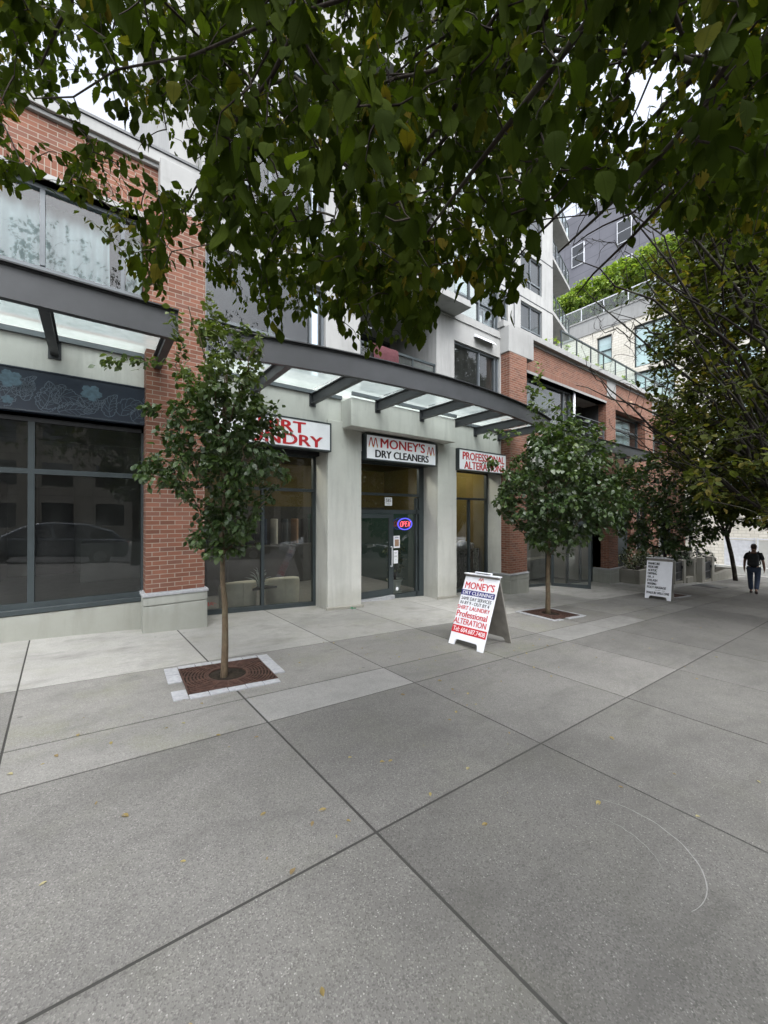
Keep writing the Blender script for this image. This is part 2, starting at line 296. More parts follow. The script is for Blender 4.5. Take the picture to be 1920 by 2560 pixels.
def leaf_mesh(name,P,D,N,S,rnd,tpl):
    tv,tu,tf=tpl; D=norm(D); B=norm(np.cross(D,N)); N2=np.cross(B,D); n=len(P); k=len(tv)
    V=P[:,None,:]+S[:,None,None]*(tv[None,:,0:1]*B[:,None,:]+tv[None,:,1:2]*D[:,None,:]+tv[None,:,2:3]*N2[:,None,:])
    F=(tf[None]+(np.arange(n)*k)[:,None,None]).reshape(-1,4)
    me=bpy.data.meshes.new(name); me.vertices.add(n*k); me.vertices.foreach_set('co',V.ravel()); nf=len(F); me.loops.add(nf*4); me.loops.foreach_set('vertex_index',F.ravel().astype(np.int32))
    me.polygons.add(nf); me.polygons.foreach_set('loop_start',(np.arange(nf)*4).astype(np.int32)); me.polygons.foreach_set('loop_total',np.full(nf,4,np.int32)); me.polygons.foreach_set('use_smooth',np.ones(nf,bool)); me.update()
    u=me.uv_layers.new(name='UVMap'); u.data.foreach_set('uv',np.tile(tu[tf.ravel()],(n,1)).ravel().astype(np.float32))
    a=me.attributes.new('rnd','FLOAT','POINT'); a.data.foreach_set('value',np.repeat(rnd,k).astype(np.float32)); me.validate(); return me
def smooth_path(pts,n=10,wob=.0):
    pts=np.array(pts,float); t=np.linspace(0,len(pts)-1,n); out=[]
    for q in t:
        i=min(int(q),len(pts)-2); f=q-i; p0=pts[max(i-1,0)];p1=pts[i];p2=pts[i+1];p3=pts[min(i+2,len(pts)-1)]
        out.append(.5*((2*p1)+(-p0+p2)*f+(2*p0-5*p1+4*p2-p3)*f*f+(-p0+3*p1-3*p2+p3)*f**3))
    out=np.array(out)
    if wob: out[1:]+=rng.normal(0,wob,(len(out)-1,3))
    return out
def tree(name,label,cat,base,limbs,centers,nleaf,lsize,lmat,bmat,tpl,group=None,trunk=None,twr=.004,droop=.35,spread=.09,rpow=1.,maxtw=None,leafless=0.,cam_clear=0.,sides=3,flat=.0,nbare=0,newgrowth=0.,limbwob=.012):
    """limbs: list of (points, r0, r1); centers: (N,3) ends of leafy twigs, world space"""
    root=empty(name,base,0,label,cat,group); b=np.array(base)
    tm=MB(); tm.smooth=True
    for pts,r0,r1 in trunk: 
        p=smooth_path(pts,12,.004)-b; tm.tube(p,list(np.linspace(r0,r1,len(p))),10)
    tm.build('trunk',bmat,root)
    lm=MB(); lm.smooth=True; sk=[]
    for pts,r0,r1 in limbs:
        p=smooth_path(pts,14,limbwob); lm.tube(p-b,list(r0+(r1-r0)*np.linspace(0,1,len(p))**.7),6,False); sk.append(p[2:])
    sk=np.concatenate(sk)
    d=np.array([np.min(np.linalg.norm(sk-c,axis=1)) for c in centers]); order=np.argsort(d)
    LP=[];LD=[];LN=[]
    for oi in order:
        c=centers[oi]; dd=np.linalg.norm(sk-c,axis=1)+.25*np.maximum(0,sk[:,2]-c[2]); j=int(np.argmin(dd)); s=sk[j]; L=np.linalg.norm(c-s)
        if L<.03: continue
        if maxtw and L>maxtw: continue
        m1=s+(c-s)*.4+rng.normal(0,.07*L,3)+np.array([0,0,.08*L]); m2=s+(c-s)*.72+rng.normal(0,.05*L,3)+np.array([0,0,.05*L])
        pp=smooth_path([s,m1,m2,c],7)
        if cam_clear and np.min(np.linalg.norm(pp-np.array([0,0,CAMZ]),axis=1))<cam_clear: continue
        w=twr*(1+1.2*min(L,1.5)); lm.tube(pp-b,list(np.linspace(w,twr*.35,len(pp))),sides,False); sk=np.concatenate([sk,pp[2:6:1]])
        if rng.random()<leafless or oi>=len(centers)-nbare: continue
        tw=pp[-1]-pp[-3]; tw=tw/max(np.linalg.norm(tw),1e-6)
        k=max(2,int(nleaf*rng.uniform(.7,1.3)))
        tail=min(L,spread*3)
        for q in range(k):
            f=q/max(k-1,1); pos=c-tw*tail*(1-f)*.9+rng.normal(0,spread*.35,3)
            sd=np.cross(tw,[0,0,1]); sd=sd/max(np.linalg.norm(sd),1e-6)*(1 if q%2 else -1)
            dr=tw*rng.uniform(.2,.9)+sd*rng.uniform(.3,1.1)*(1-.6*f)+np.array([0,0,-droop*rng.uniform(.2,1.8)])+rng.normal(0,.25,3)
            nn=np.array([0,0,1.])*(1.+flat*3)+rng.normal(0,.5,3)
            LP.append(pos);LD.append(dr);LN.append(nn)
    lm.build('limbs',bmat if not isinstance(bmat,tuple) else bmat[0],root)
    LP=np.array(LP)-b;LD=np.array(LD);LN=np.array(LN);n=len(LP)
    S=lsize*rng.uniform(.6,1.25,n); rn=rng.random(n)**rpow
    # light and dark clumps come with the branches' own colour
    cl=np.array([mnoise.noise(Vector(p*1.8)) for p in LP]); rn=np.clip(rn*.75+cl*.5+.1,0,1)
    if newgrowth: zz=LP[:,2]; rn=np.clip(rn*.75+newgrowth*np.clip((zz-np.quantile(zz,.55))/(zz.max()-np.quantile(zz,.55)),0,1)*1.2,0,1)  # new growth: leaf colour paler towards the crown top
    o=link('crown',leaf_mesh('crown',LP,LD,LN,S,rn,tpl),lmat,root)
    return root
def to_px(p):
    t=p@FW; t=np.where(np.abs(t)<1e-4,1e-4,t); return 829.5+832*(p@RT)/t, 1110-832*(p[...,2]-CAMZ)/t, t
def from_px(x,y,t): return np.array([0,0,CAMZ])+t*(FW+(x-829.5)/832*RT+np.array([0,0,(1110-y)/832]))
EXPO=.10
# ============================================================ GROUND
def strip_x(m,x0,x1,y0,y1,dz,step=2.,mi=0,sk=0.):
    n=max(1,int(math.ceil((x1-x0)/step))); 
    for i in range(n):
        a=x0+(x1-x0)*i/n; b=x0+(x1-x0)*(i+1)/n
        m.add([(a-sk*(y0-1.75),y0,gz(a)+dz),(b-sk*(y0-1.75),y0,gz(b)+dz),(b-sk*(y1-1.75),y1,gz(b)+dz),(a-sk*(y1-1.75),y1,gz(a)+dz)],[(0,1,2,3)],mi)
m=MB()
for a,b in ((-300,-40),(-40,30),(30,300)): m.add([(a,-300,gz(a)-.2),(b,-300,gz(b)-.2),(b,300,gz(b)-.2),(a,300,gz(a)-.2)],[(0,1,2,3)])
tag(m.build('ground',M['asphalt']),kind='structure')
m=MB(); strip_x(m,-40,30,-2.6,7.6,-.0045); strip_x(m,30,80,-2.6,30,-.012,60); tag(m.build('sidewalk_base',M['joint']),kind='structure')
m=MB(); strip_x(m,-40,30,-12.,-2.75,-.16); tag(m.build('road',M['asphalt']),kind='structure')
m=MB()
for i in range(35): a=-40+2*i; m.add([(a,-2.75,gz(a)-.2),(a+2,-2.75,gz(a+2)-.2),(a+2,-2.6,gz(a+2)-.2),(a,-2.6,gz(a)-.2),(a,-2.75,gz(a)),(a+2,-2.75,gz(a+2)),(a+2,-2.6,gz(a+2)),(a,-2.6,gz(a))],[(4,5,6,7),(0,1,5,4),(2,3,7,6)])
tag(m.build('kerb',M['mid']),kind='structure')
m=MB(); strip_x(m,-40,30,-18,-12.,-.02); tag(m.build('far_sidewalk',M['mid']),kind='structure')
# sidewalk flags: real panels with open joints
bands=[(-2.6,-1.3,'agg'),(-1.3,1.75,'agg'),(1.75,3.22,'agg2'),(3.22,3.76,'mid'),(3.76,4.98,'mid'),(4.98,7.6,'cream')]
mats=['agg','mid','cream','new','agg2']; xs=[-.40+1.668*i for i in range(-18,19)]; pm=MB(); rr=[]; J=.0068; SKW=.05
prng=random.Random(4)
for (y0,y1,mt) in bands:
    for i,(a,b) in enumerate(zip(xs,xs[1:])):
        mi=mats.index(mt)
        if mt=='mid' and y0<3.3 and i-18 in (1,): mi=3
        if mt=='mid' and y0<3.3 and i-18 in (4,5): mi=3
        gy=J*(1.4 if y0<5 else 1.); jx=J*(1.6 if i%2 else 1.)
        if mt=='agg' and y0<1.8 and (i%3==2): jx=J
        n0=len(pm.f); nseg=2
        X0=a+jx;X1=b-J;Y0=y0+gy;Y1=y1-J
        def pt(x,y): xx=x-SKW*(y-1.75); return (xx,y,gz(xx))
        def pd(x,y): q=pt(x,y); return (q[0],q[1],q[2]-.012)
        pm.add([pt(X0,Y0),pt(X1,Y0),pt(X1,Y1),pt(X0,Y1),pd(X0,Y0),pd(X1,Y0),pd(X1,Y1),pd(X0,Y1)],[(0,1,2,3),(0,4,5,1),(1,5,6,2),(2,6,7,3),(3,7,4,0)],mi)
        rr+= [prng.random()]*8
me=pm.mesh('sidewalk'); at=me.attributes.new('rnd','FLOAT','POINT'); at.data.foreach_set('value',rr)
sw=link('sidewalk',me,[M[k] for k in mats]); tag(sw,kind='structure')
bv=sw.modifiers.new('b','BEVEL'); bv.width=.002; bv.segments=2; bv.limit_method='ANGLE'; bv.angle_limit=R(50)
m=MB(); strip_x(m,29.9,80,-2.6,30,.0,60); tag(m.build('plaza',M['cream']),kind='structure')
# scuffed arcs left by a scooter tyre on the near flags
def arc_on_ground(cx,cy,r,a0,a1,w,nm):
    mm=MB(); n=40; pts=[]
    for i in range(n+1):
        t=R(a0+(a1-a0)*i/n); ww=w*(.25+.75*math.sin(math.pi*i/n))*(1+.3*math.sin(i*2.1))
        for q in (-1,1):
            x=cx+(r+q*ww)*math.cos(t)*(1+.01*math.sin(i)); y=cy+(r+q*ww)*math.sin(t); pts.append((x,y,gz(x)+.0015))
    mm.add(pts,[(2*i,2*i+1,2*i+3,2*i+2) for i in range(n)]); tag(mm.build(nm,M['chalk']),kind='structure')
arc_on_ground(2.33,.94,.39,-108,40,.0035,'tyre_scuff'); arc_on_ground(2.2,.98,.30,-60,30,.0018,'tyre_scuff')
# ============================================================ TREE GRATES
def grate(cx,cy,w,d,label,missing,name='tree_grate'):
    z=gz(cx); root=empty(name,(cx,cy,z),0,label,'tree grate','iron tree grates in the sidewalk'); root.rotation_euler=(0,math.atan(.062),-.04)
    s=MB(); s.box(-w/2+.005,w/2-.005,-d/2+.005,d/2-.005,.002,.006); s.build('pit_cover',M['soil'],root)
    s=MB(); s.smooth=True; s.lathe([(.001,.02),(.07,.022),(.13,.014),(.18,.006)],n=20); o=s.build('soil',M['soil'],root)
    for v in o.data.vertices: v.co.z+=rng.uniform(-.006,.008)
    t=MB(); h0,h1=.007,.019; bw=.014
    for a,b,c,e in ((-w/2,w/2,-d/2,-d/2+bw),(-w/2,w/2,d/2-bw,d/2),(-w/2,-w/2+bw,-d/2+bw,d/2-bw),(w/2-bw,w/2,-d/2+bw,d/2-bw)): t.box(a,b,c,e,h0,h1)
    def ring(r,hw,a0,a1,n):
        vs=[];
        for i in range(n+1):
            q=a0+(a1-a0)*i/n; c,e=math.cos(q),math.sin(q)
            for rr_ in (r-hw,r+hw):
                for hh in (h0,h1): vs.append((rr_*c,rr_*e,hh))
        fs=[]
        for i in range(n):
            k=4*i; fs+= [(k+1,k+3,k+7,k+5),(k,k+4,k+6,k+2),(k+2,k+6,k+7,k+3),(k,k+1,k+5,k+4)]
        t.add(vs,fs)
    ring(.205,.012,0,2*math.pi,48); r=.232; W=w/2-bw;D=d/2-bw
    while r<math.hypot(W,D):
        N=160; run=[]
        for i in range(N+1):
            q=2*math.pi*i/N; ok=abs(r*math.cos(q))<W and abs(r*math.sin(q))<D and i<N
            if ok: run.append(q)
            else:
                if len(run)>2: ring(r,.0085,run[0],run[-1]+2*math.pi/N,len(run))
                run=[]
        r+=.034
    for k in range(16):
        q=2*math.pi*(k+.5)/16; c,e=math.cos(q),math.sin(q); R1=min(W/max(abs(c),1e-6),D/max(abs(e),1e-6)); hw=.009
        t.add([(.2*c-hw*e,.2*e+hw*c,h1+.001),(.2*c+hw*e,.2*e-hw*c,h1+.001),(R1*c+hw*e,R1*e-hw*c,h1+.001),(R1*c-hw*e,R1*e+hw*c,h1+.001)],[(0,1,2,3)])
    t.build('iron_grille',M['rust'],root)
    pw=.10; n=5
    for side in (-1,1):
        for i in range(n):
            if ('f' if side<0 else 'b')+str(i) in missing: continue
            a=-w/2+w*i/n+.003; y0=side*(d/2+.006); y1=side*(d/2+pw); p=MB(); p.box(a,a+w/n-.006,min(y0,y1),max(y0,y1),.0,.014+.002*(i%2)); p.build('paver',M['granite'],root,.003)
        for i in range(4):
            if ('l' if side<0 else 'r')+str(i) in missing: continue
            a=-d/2-.08+(d+.16)*i/4+.003; x0=side*(w/2+.006); x1=side*(w/2+.135); p=MB(); p.box(min(x0,x1),max(x0,x1),a,a+(d+.16)/4-.006,.0,.014+.002*(i%2)); p.build('paver',M['granite'],root,.003)
    return root
grate(1.19,4.43,.88,.72,'rusty iron tree grate around the trunk of the nearest young tree',{'l1','r0'})
grate(8.02,4.55,.98,.78,'rusty iron tree grate under the dense second young tree',{'f1'})
grate(14.9,4.45,.98,.78,'iron tree grate just behind the nail salon board',set())
m=MB(); m.box(-.55,.55,-.45,.45,.002,.016); hatch=m.build('utility_hatch',M['steel']); hatch.location=(20.0,4.5,gz(20.)); hatch.rotation_euler=(0,math.atan(.062),0); tag(hatch,'dark square utility cover in the pavement before the second gate','hatch')
# ============================================================ BUILDING
B=empty('brick_building',(5,6.9,gz(5)),0,'two storey red brick and concrete building with shops below and concrete flats rising above','building')
BL=np.array([5,6.9,gz(5)])
def bp(mb,name,mat,parent=None,bevel=0.):
    o=mb.build(name,mat,parent or B,bevel)
    if (parent or B) is B: o.location=(-5,-6.9,-gz(5))
    return o
def window(x0,x1,z0,z1,y,cols,rows,fw=.055,mat='frame',glass='glass',d=.09,slope=False,split=None):
    """frame bars (mesh) with a pane (one sheet) as its child; cols/rows: inner bar positions"""
    m=MB(); 
    m.box(x0,x0+fw,y,y+d,z0,z1); m.box(x1-fw,x1,y,y+d,z0,z1); m.box(x0+fw,x1-fw,y,y+d,z1-fw,z1)
    if slope:
        za,zb=gz(x0),gz(x1); m.add([(x0+fw,y,za-.3),(x1-fw,y,zb-.3),(x1-fw,y+d,zb-.3),(x0+fw,y+d,za-.3),(x0+fw,y,za+.085),(x1-fw,y,zb+.085),(x1-fw,y+d,zb+.085),(x0+fw,y+d,za+.085)],[(0,3,2,1),(4,5,6,7),(0,1,5,4),(1,2,6,5),(2,3,7,6),(3,0,4,7)])
    else: m.box(x0+fw,x1-fw,y,y+d,z0,z0+fw)
    lo=z0+(0 if slope else fw)
    cuts=sorted(rows)
    for r in cuts: m.box(x0+fw,x1-fw,y+.002,y+d-.002,r-fw/2,r+fw/2)
    for c in cols:
        if isinstance(c,tuple): c,a,b_=c
        else: a,b_=lo,z1-fw
        m.box(c-fw/2,c+fw/2,y+.004,y+d-.004,a,b_)
    f=bp(m,'window_frame',M[mat])
    p=MB(); p.add([(x0+fw*.5,y+d*.55,z0),(x1-fw*.5,y+d*.55,z0),(x1-fw*.5,y+d*.55,z1-fw*.5),(x0+fw*.5,y+d*.55,z1-fw*.5)],[(0,1,2,3)])
    p.build('pane',M[glass],f)
    return f
def curtain(x0,x1,z0,z1,y,mat='curtain',amp=.03,per=.13,ph=0.,par=None,name='curtain'):
    m=MB(); m.smooth=True; n=int((x1-x0)/per*8)+2; vs=[]
    for i in range(n+1):
        x=x0+(x1-x0)*i/n; k=math.sin(2*math.pi*x/per+ph+1.3*math.sin(x*3.1))
        for j,z in enumerate((z0,z0+(z1-z0)*.5,z1)): vs.append((x+.012*math.sin(x*9+j),y+amp*k*(1.2-.3*j)+.02*math.sin(x*2+j),z))
    m.add(vs,[(3*i+j,3*i+3+j,3*i+4+j,3*i+1+j) for i in range(n) for j in (0,1)])
    return bp(m,name,M[mat]) if par is None else m.build(name,M[mat],par)
YF=6.9; PF=6.6
# left bay
m=MB(); cells(m,-7,1.0,-1.,4.26,YF,YF+.35,[(-7.1,.66,.38,3.06)]); bp(m,'shop_wall',M['conc'])
m=MB(); m.box(-7,.60,YF-.035,YF,-1.,.375); bp(m,'plinth',M['plinth'],None,.006)
m=MB(); m.box(-7,.64,YF-.05,YF+.02,.384,.45); bp(m,'sill',M['frame'],None,.004)
window(-7,.66,.45,3.06,YF+.02,[-2.0,-.655],[2.27],.07); 
m=MB(); m.box(-7,.66,YF+.02,YF+.09,2.93,3.06); bp(m,'head_panel',M['black'])
m=MB(); cells(m,-7,1.0,4.26,7.12,YF,YF+.35,[(-7.1,.77,4.3,6.22)]); 
o=bp(m,'brick_wall',M['brick'])
m=MB(); m.box(-7,.77,YF-.02,YF+.30,6.22,6.30); bp(m,'window_lintel',M['conc2'])
m=MB(); m.box(-7,.80,YF-.012,YF+.0,6.302,6.5); bp(m,'soldier_course',M['soldier'])
m=MB(); m.box(-7,1.44,YF-.10,YF+.45,7.12,7.29); m.box(-7,1.44,YF-.05,YF+.3,7.06,7.12); bp(m,'coping',M['conc2'],None,.01)
m=MB(); m.box(-7,1.44,YF-.12,YF+.40,7.292,7.33); bp(m,'coping_flashing',M['steel'])
window(-7,.76,4.3,6.2,YF+.10,[-4.2,-2.9,-1.9,(-.56,5.1,6.15),.35],[5.05],.055,'frame2','gtint')
curtain(-6.8,.20,4.35,6.15,YF+.42,amp=.035,per=.16); curtain(.42,.74,4.4,6.15,YF+.45,amp=.02,per=.12,ph=2.)
m=MB(); m.box(.80,1.42,PF+.05,YF+.35,6.35,7.1); bp(m,'corner_block',M['conc2'],None,.01)
# piers
def pier(x0,x1,ztop,cap=.57,y=PF):
    g0=gz((x0+x1)/2); c=g0+cap+.03
    m=MB(); m.box(x0,x1,y,YF+.35,c,ztop); bp(m,'brick_pier',M['brick'],None,.004)
    m=MB(); m.box(x0-.035,x1+.035,y-.035,YF+.30,-3.,c-.20); m.box(x0-.02,x1+.02,y-.02,YF+.30,c-.2,c-.185); m.box(x0-.035,x1+.035,y-.035,YF+.30,c-.185,c-.055); bp(m,'pier_base',M['plinth'],None,.008)
    m=MB(); m.box(x0-.05,x1+.05,y-.05,YF+.29,c-.055,c-.012); m.box(x0-.02,x1+.02,y-.02,YF+.29,c-.012,c+.0); bp(m,'pier_cap',M['granite'],None,.008)
pier(.62,1.42,6.35); pier(9.50,10.35,6.36); pier(15.84,16.65,4.4)
# middle bay, ground floor
m=MB(); cells(m,1.42,9.50,-1.6,4.28,YF,YF+.55,[(1.44,3.76,-2,3.05),(4.57,6.86,-2,3.05),(7.54,9.48,-2,3.05)]); bp(m,'shop_wall',M['conc'])
m=MB()
for a,b in ((3.76,4.57),(6.86,7.54)): m.box(a,b,YF-.06,YF-.001,-1.6,3.44 if a>5 else 3.6); 
bp(m,'column',M['conc'],None,.012)
for a,b in ((3.72,4.61),(6.82,7.58)): m=MB(); m.add([(a,YF-.085,gz(a)-.3),(b,YF-.085,gz(b)-.3),(b,YF-.06,gz(b)-.3),(a,YF-.06,gz(a)-.3),(a,YF-.085,gz(a)+.045),(b,YF-.085,gz(b)+.045),(b,YF-.062,gz(b)+.06),(a,YF-.062,gz(a)+.06)],[(0,3,2,1),(4,5,6,7),(0,1,5,4),(1,2,6,5),(2,3,7,6),(3,0,4,7)]); bp(m,'column_skirt',M['conc3'])
m=MB(); m.box(4.10,7.12,6.50,YF-.001,3.46,4.03); bp(m,'door_hood',M['conc'],None,.012)
window(1.44,3.76,-.5,2.93,7.36,[(2.63,-.2,2.16)],[2.19],.06,slope=True)
window(7.54,9.48,-.9,2.93,7.36,[(8.66,-.8,2.1)],[2.13],.06,slope=True)
m=MB()
for a,b in ((1.44,3.76),(4.57,6.86),(7.54,9.48)): m.box(a,b,7.2,7.45,2.90,3.06); m.box(a,b,YF+.0,7.2,3.02,3.05)
bp(m,'head_panel',M['black'])
# entrance
m=MB(); x0,x1,y=4.57,6.86,7.36; d=.09
m.box(x0,x0+.06,y,y+d,-.5,2.93); m.box(x1-.16,x1,y,y+d,-.6,2.93); m.box(x0+.06,x1-.16,y,y+d,2.87,2.93); m.box(x0+.06,x1-.16,y+.003,y+d-.003,2.14,2.20); m.box(x0+.06,x1-.16,y+.003,y+d-.003,1.70,1.80)
m.box(5.80,5.86,y+.003,y+d-.003,-.5,1.70); m.box(5.86,x1-.16,y+.003,y+d-.003,-.6,-.28); m.box(6.60,6.64,y+.003,y+d-.003,-.5,2.1)
fr=bp(m,'entrance_frame',M['frame'])
p=MB()
for a,b,c,e in ((x0+.03,x1-.1,2.17,2.9),(x0+.03,x1-.1,1.77,2.17),(5.83,x1-.1,-.5,1.75)): p.add([(a,y+.05,c),(b,y+.05,c),(b,y+.05,e),(a,y+.05,e)],[(0,1,2,3)])
p.build('pane',M['glass'],fr)
m=MB(); a,b=4.64,5.79; y=7.33
m.box(a,a+.09,y,y+.05,-.25,1.69); m.box(b-.09,b,y,y+.05,-.25,1.69); m.box(a+.09,b-.09,y,y+.05,1.60,1.69); m.box(a+.09,b-.09,y,y+.05,-.25,-.10)
door=bp(m,'door',M['frame'],None,.003)
p=MB(); p.add([(a+.06,y+.03,-.12),(b-.06,y+.03,-.12),(b-.06,y+.03,1.62),(a+.06,y+.03,1.62)],[(0,1,2,3)]); p.build('pane',M['glass'],door)
h=MB(); h.smooth=True; h.tube(smooth_path([(b-.05,y,.90),(b-.05,y-.06,.90),(b-.05,y-.065,.75),(b-.05,y-.065,.55),(b-.05,y-.06,.44),(b-.05,y,.44)],20),.013,8); h.build('handle',M['metalw'],door)
m=MB(); m.box(4.6,5.83,7.27,7.45,-.345,-.262); bp(m,'threshold',M['granite'])
# second floor of the middle bay and the concrete flats above
ops=[]; fz=[(4.42,6.25),(7.02,8.92),(9.7,11.6),(12.4,14.2)]
for z0,z1 in fz: ops+=[(1.5,3.74,z0,z1),(7.52,9.45,z0,z1)]
for z0 in (4.36,7.05,9.75,12.4): ops.append((4.58,6.87,z0,z0+2.3))
m=MB(); cells(m,1.42,9.5,4.28,15.2,YF,YF+.35,ops); bp(m,'concrete_wall',M['conc2'])
for z0,z1 in fz:
    window(1.5,3.74,z0,z1,YF+.08,[2.62,3.45],[z0+.62],.05,'frame2','gtint'); window(7.52,9.45,z0,z1,YF+.06,[8.6,9.3],[z0+.6] if z0>5 else [],.05,'frame2','gtint')
for z in (6.83,9.5,12.2):
    for a,b in ((1.42,4.5),(6.9,9.5)): m=MB(); m.box(a,b,YF-.03,YF,z-.03,z); bp(m,'drip_moulding',M['conc2'])
# recessed balconies
for i,z0 in enumerate((4.36,7.05,9.75,12.4)):
    m=MB(); m.box(4.45,7.0,YF+.351,8.6,z0-.25,z0-.01); m.box(4.45,4.57,YF+.351,8.6,z0-.01,z0+2.35); m.box(6.88,7.0,YF+.351,8.6,z0-.01,z0+2.35); m.box(4.57,6.88,8.5,8.6,z0-.01,z0+2.35)
    bal=bp(m,'balcony_recess',M['conc2'])
    r=MB(); zz=z0+1.05; y=YF+.03; r.box(4.59,6.86,y,y+.05,zz,zz+.05); r.box(4.59,6.86,y+.005,y+.04,z0+.06,z0+.1)
    for x in (4.60,5.35,6.1,6.82): r.box(x,x+.035,y+.007,y+.042,z0+.1,zz)
    rl=r.build('railing',M['frame'],bal); q=MB(); q.add([(4.62,y+.025,z0+.12),(6.83,y+.025,z0+.12),(6.83,y+.025,zz-.05),(4.62,y+.025,zz-.05)],[(0,1,2,3)])
    q.build('rail_glass',M['rail_glass'],bal)
    w=MB(); w.box(4.8,6.6,8.44,8.5,z0+.05,z0+2.1); w.build('balcony_door',M['frame'],bal); w=MB(); w.add([(4.87,8.435,z0+.12),(6.53,8.435,z0+.12),(6.53,8.435,z0+2.03),(4.87,8.435,z0+2.03)],[(0,1,2,3)]); w.build('door_glass',M['carglass'],bal)
m=MB()  # protruding bay edge slab seen between leaves
m.box(5.3,7.55,YF-.55,YF-.001,6.86,7.02); bp(m,'balcony_slab',M['conc2'],None,.008)
m=MB(); m.box(5.3,5.36,6.37,6.42,7.02,8.0); m.box(7.46,7.52,6.37,6.42,7.02,8.0); m.box(5.36,7.46,6.37,6.42,7.95,8.0); sl=bp(m,'balcony_railing',M['frame']); q=MB(); q.add([(5.36,6.40,7.06),(7.46,6.40,7.06),(7.46,6.40,7.93),(5.36,6.40,7.93)],[(0,1,2,3)]); q.build('rail_glass',M['rail_glass'],sl)
# roof slab and backing
m=MB(); m.box(-7,1.42,7.26,18,7.0,7.1); m.box(9.5,26,7.26,18,7.0,7.1); m.box(1.42,9.5,7.26,11.5,15.1,15.3); m.box(1.0,1.42,YF+.36,18,-1,15); bp(m,'roof',M['conc2'])
# pale corner block above second pier, brick wall of right wing
m=MB(); m.box(9.46,10.72,PF+.0,YF+.35,6.362,7.1); bp(m,'corner_block',M['conc2'],None,.01)
m=MB(); cells(m,10.35,26,4.28,7.12,YF,YF+.30,[(10.72,16.35,4.3,6.12),(17.2,20.35,4.5,6.0),(21.3,23.5,4.5,6.0)]); bp(m,'brick_wall',M['brick'])
m=MB(); m.box(10.72,16.2,YF-.010,YF,6.202,6.42); m.box(17.2,20.3,YF-.010,YF,6.002,6.2); m.box(21.3,23.5,YF-.010,YF,6.002,6.2); bp(m,'soldier_course',M['soldier'])
m=MB(); m.box(10.70,16.35,YF-.015,YF+.9,6.12,6.20); bp(m,'window_lintel',M['conc2'])
m=MB(); m.box(10.34,26,YF-.03,YF+.36,7.04,7.12); m.box(9.42,26.06,YF-.16,YF+.5,7.12,7.30); bp(m,'coping',M['conc2'],None,.01)
for a in (16.40,21.2): m=MB(); m.box(a,a+.80,YF-.02,YF,6.42,7.04); bp(m,'parapet_block',M['conc2'],None,.006)
m=MB(); m.box(10.7,16.4,YF+.95,YF+1.05,4.2,6.2); m.box(16.35,16.45,YF+.31,YF+.95,4.2,6.2); m.box(10.7,16.4,YF+.31,YF+.95,4.15,4.28); bp(m,'recess_wall',M['dark'])
window(10.74,13.9,4.3,6.1,YF+.20,[11.15,13.45],[],.06,'frame2','gtint'); curtain(11.2,13.2,4.35,6.0,YF+.55)
r=MB(); 
for z in (4.75,4.95,5.15,5.3): r.box(13.9,16.35,YF+.06,YF+.085,z,z+.02)
for x in (13.95,15.1,16.25): r.box(x,x+.03,YF+.05,YF+.10,4.3,5.32)
bp(r,'balcony_railing',M['frame2'])
m=MB(); m.smooth=True; m.tube([(13.98,YF+.1,4.3),(13.98,YF+.1,6.12)],.045,10); bp(m,'rain_pipe',M['metalw'])
for a,b in ((17.2,20.35),(21.3,23.5)):
    m=MB(); m.box(b-.02,b+.08,YF+.301,YF+.7,4.4,6.1); m.box(a-.05,b,YF+.301,YF+.7,4.4,4.5); m.box(a-.05,b,YF+.301,YF+.7,6.0,6.1); bp(m,'window_reveal',M['brick'])
    window(a,b-.02,4.5,6.0,YF+.30,[a+.14],[5.35],.09,'frame','gtint'); curtain(a+.2,b-.2,4.55,5.95,YF+.6,per=.2)
for x in (18.4,19.3):
    m=MB(); m.smooth=True; m.tube([(x,YF,6.48),(x,YF-.16,6.46)],.07,12); bp(m,'wall_vent',M['vent'])
# ground floor of right wing
m=MB(); cells(m,10.35,26,-2.6,4.28,YF,YF+.35,[(10.4,15.84,-3,3.4),(17.3,18.7,-3,2.55),(19.3,20.6,0,2.5),(22,24,-.4,2.4)]); bp(m,'brick_wall',M['brick'])
m=MB(); m.box(10.35,16.0,YF-.03,YF,3.2,4.0); bp(m,'fascia',M['conc'])
window(10.4,12.6,-1.3,3.4,7.2,[],[2.3],.07,slope=True); window(13.9,15.84,-1.4,3.4,7.2,[14.9],[2.3],.07,slope=True); window(12.62,13.88,1.55,3.4,7.2,[],[2.3],.06)
window(19.3,20.6,0,2.5,YF+.1,[19.95],[1.2],.06,'frame','glass'); window(22,24,-.4,2.4,YF+.1,[23],[1.2],.06,'frame','glass')
m=MB(); m.box(17.3,17.5,YF+.05,YF+.15,-1.5,2.55); m.box(17.5,18.6,YF+.1,YF+.15,-1.5,2.5); bp(m,'town_house_door',M['frame'])
# open salon door swung out
dr=MB(); W=1.22; 
dr.box(0,.08,-.025,.025,.02,2.3); dr.box(W-.08,W,-.025,.025,.02,2.3); dr.box(.08,W-.08,-.025,.025,2.22,2.3); dr.box(.08,W-.08,-.025,.025,.02,.16)
o=bp(dr,'door',M['frame']); o.location=(12.72-5,7.18-6.9,gz(13.4)-.02-gz(5)); o.rotation_euler=(0,0,R(-58)); p=MB(); p.add([(.06,0,.1),(W-.06,0,.1),(W-.06,0,2.25),(.06,0,2.25)],[(0,1,2,3)]); p.build('pane',M['glass'],o)
m=MB(); m.smooth=True; m.lathe([(.0,0),(.07,.0),(.10,.06),(.085,.13),(.0,.17)],n=16); lamp=m.build('wall_lamp',M['lamp']); lamp.location=(16.2,6.50,1.5); tag(lamp,'small round white wall lamp on the brick pier beside the planter','lamp')
